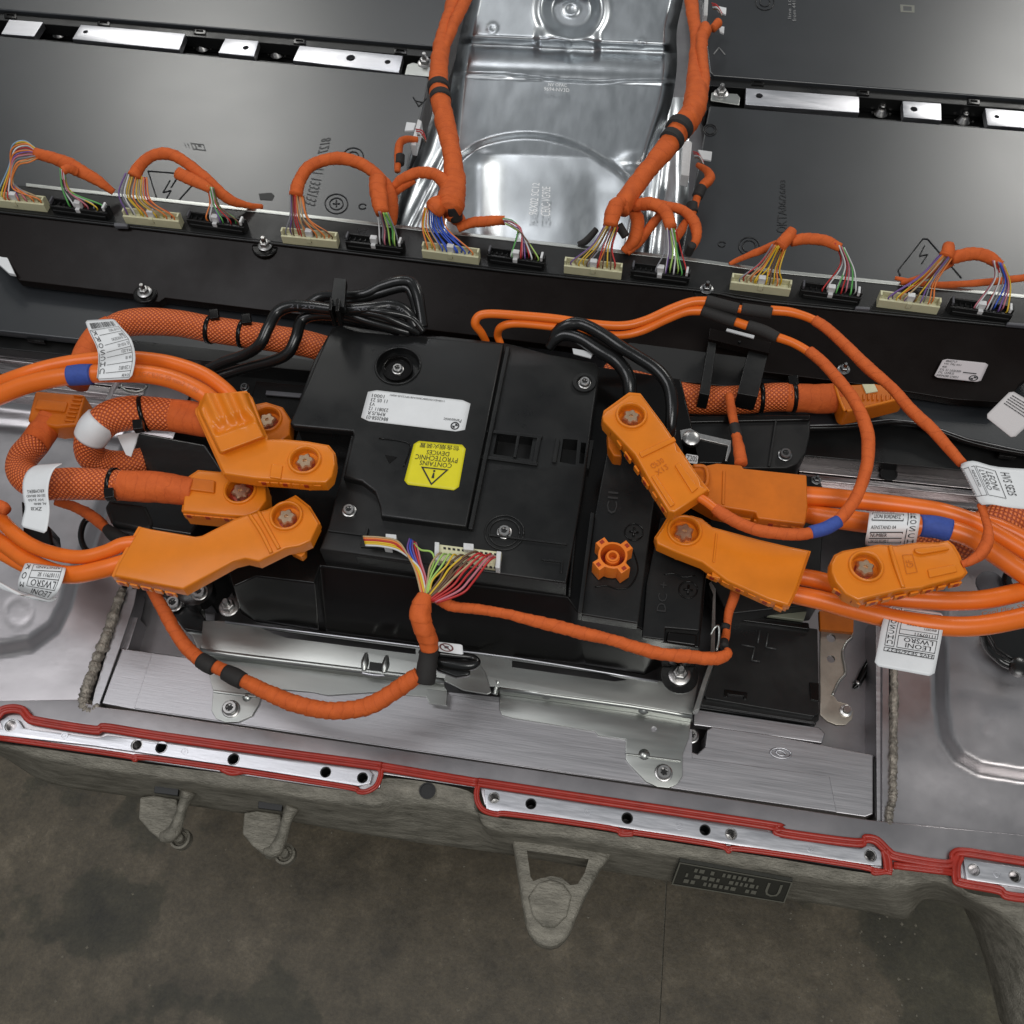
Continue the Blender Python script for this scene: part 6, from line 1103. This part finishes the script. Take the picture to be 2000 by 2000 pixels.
# F: wide amber plug behind
F1 = thing('high_voltage_cable', 'orange cable pair leaving a wide amber plug, with a printed tag and blue tape', 'high voltage cable', P(1500, 970, .1))
prism('housing', [(1330, 904), (1372, 910), (1400, 904), (1449, 908), (1452, 914), (1576, 927), (1578, 990), (1573, 1024), (1480, 1012), (1476, 1000), (1424, 992), (1398, 986), (1350, 960), (1338, 930)], .160, .035, M_hvd, F1, bevel=.0022, seg=3)
tube('wire_guide', [(x, y, .165) for x, y in [(1354, 910), (1376, 912), (1382, 930), (1378, 948), (1360, 944)]], 4, M_hvd, F1, sides=8, n=5)
side_tabs(F1, (1392, 1000), (1570, 1030), .152, 7, M_hvd)
prism('moulded_rib', [(1412, 918), (1417, 918), (1415, 985), (1410, 984)], .162, .003, M_hvd, F1, bevel=.0008)
tube('cable', [(1568, 968, .14, 19), (1620, 972, .142, 19), (1700, 980, .145, 18), (1780, 990, .148, 18), (1840, 1000, .15, 18), (1900, 1020, .15, 18), (1960, 1052, .15, 18), (2040, 1100, .15, 18)], 18, M_cable, F1, n=10, sides=22)
tube('cable', [(1568, 1002, .13, 18), (1640, 1014, .14, 20), (1720, 1024, .15, 20), (1800, 1028, .155, 20), (1850, 1034, .155, 20), (1900, 1052, .155, 20), (1950, 1086, .155, 20), (2000, 1120, .155, 20), (2050, 1150, .155, 20)], 20, M_cable, F1, n=10, sides=22)
tube('cable', [(1880, 1010, .135, 14), (1930, 1020, .135, 14), (1980, 1040, .135, 14), (2050, 1080, .13, 14)], 14, M_cable, F1, n=8, sides=18)
tube('blue_tape', [(1796, 1026, .1555, 21.5), (1826, 1029, .1555, 22.5), (1856, 1036, .1555, 22)], 22, M_blue, F1, sides=22, n=6, rough=.03)
tf = lifted(rowsF([(1690, 1064, .150, 1788, 1067, .150), (1690, 1052, .172, 1790, 1052, .172), (1694, 1030, .185, 1794, 1030, .185), (1697, 1008, .182, 1797, 1012, .182), (1698, 1000, .170, 1796, 1005, .170)]), .0012)
sheet('paper_tag', tf, M_white, F1, 6, 16, rc=.05); print_on('tag_print', tf, [('f', .06, .62, .68, .84, .012, 1.6), ('t', 'LEONI BORDNETZ', .1, .67, .62, .78), ('t', 'TYPE HVS-BX', .06, .88, .5, .95), ('t', 'AENSTAND 04', .06, .47, .55, .53), ('f', .06, .16, .7, .42, .012, 1.6), ('r', .06, .28, .7, .30), ('t', '04 GE-RU40 S', .1, .18, .45, .26), ('t', 'NUMBER', .08, .32, .4, .39), ('r', .76, .05, .775, .97)] + [('t', c, .81, .82 - i * .13, .94, .91 - i * .13) for i, c in enumerate('KROSCHU')], M_ink, F1, .0006)
# G: lower right wide plug
G1 = thing('high_voltage_cable', 'lower right orange cable pair with a wide plug and a hanging white tag', 'high voltage cable', P(1450, 1100, .1))
hv(G1, [(1292, 1034), (1304, 1014), (1318, 1010), (1352, 1008), (1372, 1014), (1392, 1030), (1480, 1054), (1540, 1068), (1581, 1076), (1574, 1096), (1556, 1150), (1540, 1182), (1500, 1170), (1460, 1152), (1420, 1134), (1372, 1098), (1320, 1078), (1284, 1062), (1281, 1050)], .160, .016, (1337, 1037), rs=32)
prism('moulded_part', [(1392, 1110), (1410, 1112), (1407, 1130), (1390, 1126)], .156, .01, M_hv, G1, bevel=.001); side_tabs(G1, (1380, 1118), (1535, 1190), .154, 6)
prism('moulded_rib', [(1398, 1040), (1402, 1041), (1396, 1098), (1392, 1097)], .1615, .002, M_hv, G1, bevel=.0006)
tube('cable', [(1550, 1124, .135, 17), (1600, 1134, .136, 18), (1660, 1152, .137, 19), (1730, 1166, .14, 19), (1800, 1172, .142, 19), (1870, 1174, .142, 19), (1940, 1168, .142, 19), (2060, 1140, .14, 19)], 19, M_cable, G1, n=10, sides=22)
tube('cable', [(1545, 1160, .135, 18), (1600, 1172, .136, 19), (1660, 1188, .137, 20), (1730, 1206, .14, 20), (1800, 1218, .142, 20), (1870, 1224, .142, 20), (1930, 1220, .142, 20), (2000, 1206, .142, 20), (2060, 1190, .14, 20)], 20, M_cable, G1, n=10, sides=22)
cf = lambda u, v: P(1905 + 95 * u, 1203 - 13 * u + 5 - 10 * v - 6 * u * u, .157); print_on('cable_print', cf, [('t', 'Cool Flex SXL', .1, .1, 1.1, .9)], mat('worn_print', (.35, .08, .01), .5), G1, .004)
tf = rowsF([(1846, 1198, .145, 1733, 1182, .145), (1840, 1240, .150, 1722, 1222, .150), (1832, 1282, .152, 1715, 1262, .152), (1824, 1322, .150, 1707, 1300, .150)])
sheet('paper_tag', tf, M_white, G1, 6, 10, rc=.07)
print_on('tag_print', tf, [('f', .06, .66 - .22, .70, .64, .009, 1.1), ('t', 'LEONI', .14, .545, .56, .615), ('t', 'LWSRO', .12, .46, .60, .53), ('f', .06, .66, .90, .725, .009, 1.1), ('t', 'HVS SE26/SE27', .09, .67, .85, .715), ('f', .06, .06, .70, .42, .009, 1.1), ('r', .06, .34, .70, .347), ('r', .06, .22, .70, .227), ('t', '11107911', .10, .365, .44, .41), ('t', 'AENSTAND INDEX', .10, .25, .6, .275), ('t', '8W3971', .1, .28, .3, .31), ('f', .74, .03, .90, .64, .009, 1.1)] + [('t', c, .775, .06 + i * .08, .87, .12 + i * .08) for i, c in enumerate('KROSCHU')] + [], M_ink, G1, .0006)
# H: plug resting on the right cables (end of lead T1)
hv(T1, [(1624, 1100), (1632, 1084), (1648, 1076), (1717, 1064), (1750, 1066), (1790, 1060), (1832, 1060), (1850, 1056), (1862, 1066), (1874, 1086), (1878, 1100), (1888, 1118), (1880, 1126), (1810, 1144), (1800, 1148), (1759, 1152), (1700, 1166), (1676, 1172), (1652, 1160), (1632, 1136), (1624, 1116)], .198, .017, (1691, 1107), rs=32)
prism('moulded_rib', [(1786, 1070), (1846, 1064), (1856, 1072), (1800, 1082), (1788, 1078)], .201, .004, M_hv, T1, bevel=.0015); prism('moulded_rib', [(1812, 1112), (1866, 1102), (1870, 1116), (1816, 1128)], .200, .003, M_hv, T1, bevel=.001); tube('moulded_rib', [(1738, 1066, .1985, 4), (1748, 1100, .199, 5), (1764, 1148, .1985, 4)], 5, M_hv, T1, sides=8)
side_tabs(T1, (1690, 1176), (1880, 1134), .191, 7); side_tabs(T1, (1634, 1150), (1680, 1178), .191, 4); hf = quadF([(1770, 1122, .1982), (1792, 1118, .1982), (1782, 1082, .1982), (1762, 1084, .1982)]); print_on('moulded_code', hf, [('f', 0, 0, 1, 1, .05, .6), ('t', 'GF', .2, .3, .8, .7, 1)], M_emo, T1, .0005)
# tag on lead T1
tf = rowsF([(1873, 908, .196, 1914, 987, .200), (1900, 900, .205, 1938, 985, .207), (1950, 912, .205, 1980, 992, .207), (2050, 918, .20, 2060, 998, .20)])
sheet('paper_tag', tf, M_white, T1, 6, 10, rc=.05); print_on('tag_print', tf, [('f', .12, .34, .80, .62, .012, .6), ('t', 'LEONI', .2, .48, .62, .58), ('t', 'LWSRO', .2, .37, .66, .46), ('f', .12, .08, .80, .32, .012, .6), ('r', .12, .2, .80, .207), ('t', 'AENSTAND', .2, .23, .6, .28), ('t', 'HVS SE25', .14, .66, .7, .73), ('t', 'KROSCHU', .1, .01, .8, .06)], M_ink, T1, .0006)
# far right hanging tag
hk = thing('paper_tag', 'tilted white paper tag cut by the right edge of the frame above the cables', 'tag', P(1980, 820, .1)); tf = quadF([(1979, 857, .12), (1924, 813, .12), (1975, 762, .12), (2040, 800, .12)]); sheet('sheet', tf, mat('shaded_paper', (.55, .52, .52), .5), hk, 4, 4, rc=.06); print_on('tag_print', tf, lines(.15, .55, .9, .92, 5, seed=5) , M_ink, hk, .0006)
# braided cable right, amber coupler
B4 = thing('braided_cable', 'braided orange cable behind the box running right to an amber coupler', 'braided cable', P(1500, 775, .07))
braided(B4, [(1180, 745, .045, 38), (1230, 758, .05, 38), (1280, 768, .055, 34), (1340, 778, .06, 30), (1400, 782, .062, 28), (1460, 780, .065, 28), (1510, 776, .068, 28), (1545, 776, .07, 28)], 29)
tube('taped_cable', [(1535, 776, .07, 28), (1570, 778, .07, 28), (1605, 779, .07, 29), (1645, 775, .07, 28)], 28, M_tape, B4, sides=24, n=8, rough=.04, spiral=.02)
tie(B4, 1549, 776, .07, 0, 28); tie_head(B4, 1550, 742, .085, 11); tie(B4, 1485, 778, .067, 0, 28)
prism('coupler', [(1630, 752), (1708, 748), (1730, 752), (1772, 772), (1768, 779), (1700, 796), (1654, 806), (1645, 800)], .085, .03, M_hvd, B4, bevel=.003)
for k in range(9): prism('coupler_rib', [(1686 + k * 9, 768 + k * .4), (1690 + k * 9, 768 + k * .4), (1690 + k * 9, 780 + k * .2), (1686 + k * 9, 780 + k * .2)], .087, .003, M_hvd, B4, bevel=.0004)
prism('coupler_window', [(1684, 750), (1708, 750), (1715, 764), (1692, 768)], .087, .003, M_cream, B4, bevel=.0004); tube('coupler_rim', [(1654, 803, .088), (1700, 793, .088), (1768, 776, .088)], 3, M_hv, B4, sides=8); tube('coupler_rim', [(1631, 752, .088), (1640, 780, .088), (1650, 803, .088)], 3, M_hv, B4, sides=8)
B5 = thing('braided_cable', 'dark braided orange cable at the right edge under the smooth cables', 'braided cable', P(1950, 1050, .05)); braided(B5, [(1780, 1080, .03, 30), (1840, 1068, .04, 36), (1890, 1052, .05, 40), (1950, 1026, .06, 42), (2060, 990, .07, 44)], 40)
loom('orange taped lead dropping from the cable holder to the amber plug', [('sleeve', [(1424, 772, .09, 8), (1428, 800, .10, 9), (1436, 840, .11, 9), (1442, 870, .12, 11), (1448, 905, .13, 13)], 10), ('tape_band', [(1434, 832, .109, 11), (1440, 856, .114, 11)], 11, M_tapeb)])
loom('dark orange loop behind the black hoses', [('sleeve', [(1290, 705, .05, 8), (1320, 722, .05, 10), (1340, 750, .05, 10), (1344, 775, .05, 9)], 9)])
t = thing('rubber_hose', 'black hose curving at the right edge below the orange cables', 'hose', P(1960, 1250, .02)); tube('tube', [(1918, 1236, .02, 7), (1926, 1262, .0, 7), (1948, 1286, -.01, 7), (1975, 1300, -.012, 9), (2040, 1310, -.012, 7)], 7, M_rubber, t, sides=12, n=8); prism('cover', [(1925, 1232), (1955, 1215), (2040, 1210), (2040, 1300), (1985, 1295), (1945, 1268)], -.02, .01, M_rubber, t, bevel=.004)
lathe('hose_clamp', P(1988, 1306, -.012), [(.011, 0), (.011, .008), (.007, .010), (.001, .010)], M_rubber, t, n=16)
t = thing('rubber_mount', 'round grey mount and black loop at the right below the resting plug', 'mount', P(1960, 1140, .0)); lathe('disc', P(1932, 1142, -.005), [(.016, 0), (.016, .004), (.012, .006), (.001, .006)], M_inkg, t, n=20); tube('loop', [(x, y, .01) for x, y in [(1972, 1150), (1966, 1130), (1980, 1112), (2010, 1106), (2040, 1110)]], 9, M_rubber, t, sides=12, n=6)

# faint print along the smooth cables and marks on the plugs
M_cp = mat('faint_cable_print', (.62, .15, .03), .5)
def along(t, pts, rad, txt, mm=None):
    u0, u1 = 0, 1
    c = cr(pts, 10); n = len(c) - 1
    def F(u, v):
        k = u0 + (u1 - u0) * u; k = max(0, min(.9999, k)) * n; i = int(k); f = k - i; a = c[i]; b = c[i + 1]; x = a[0] + (b[0] - a[0]) * f; y = a[1] + (b[1] - a[1]) * f; z = a[2] + (b[2] - a[2]) * f
        p = P(x, y, z); q = P(b[0], b[1], b[2]) - P(a[0], a[1], a[2]); q.normalize(); w = (CAM - p).normalized(); side = w.cross(q).normalized(); w = q.cross(side).normalized()
        an = (v - .5) * 1.1; return p + (w * math.cos(an) + side * math.sin(an)) * (PX(rad, x, y, z) + .0003)
    print_on('cable_print', F, [('t', txt, 0, .25, 1, .75)], mm or M_cp, t, .0001)
along(A1, [(240, 729, .186), (300, 733, .188), (350, 746, .188), (395, 768, .186)], 18.2, 'FHLR 2GCB2G 50 mm2 T180')

along(h1, [(572, 598, .165), (590, 599, .1675), (612, 600, .17), (634, 602, .172)], 12.4, '21204', M_inkg)
along(h1, [(682, 604, .1765), (720, 602, .18), (765, 598, .18), (790, 608, .1765)], 12.3, 'PA6  12  20', M_inkg)
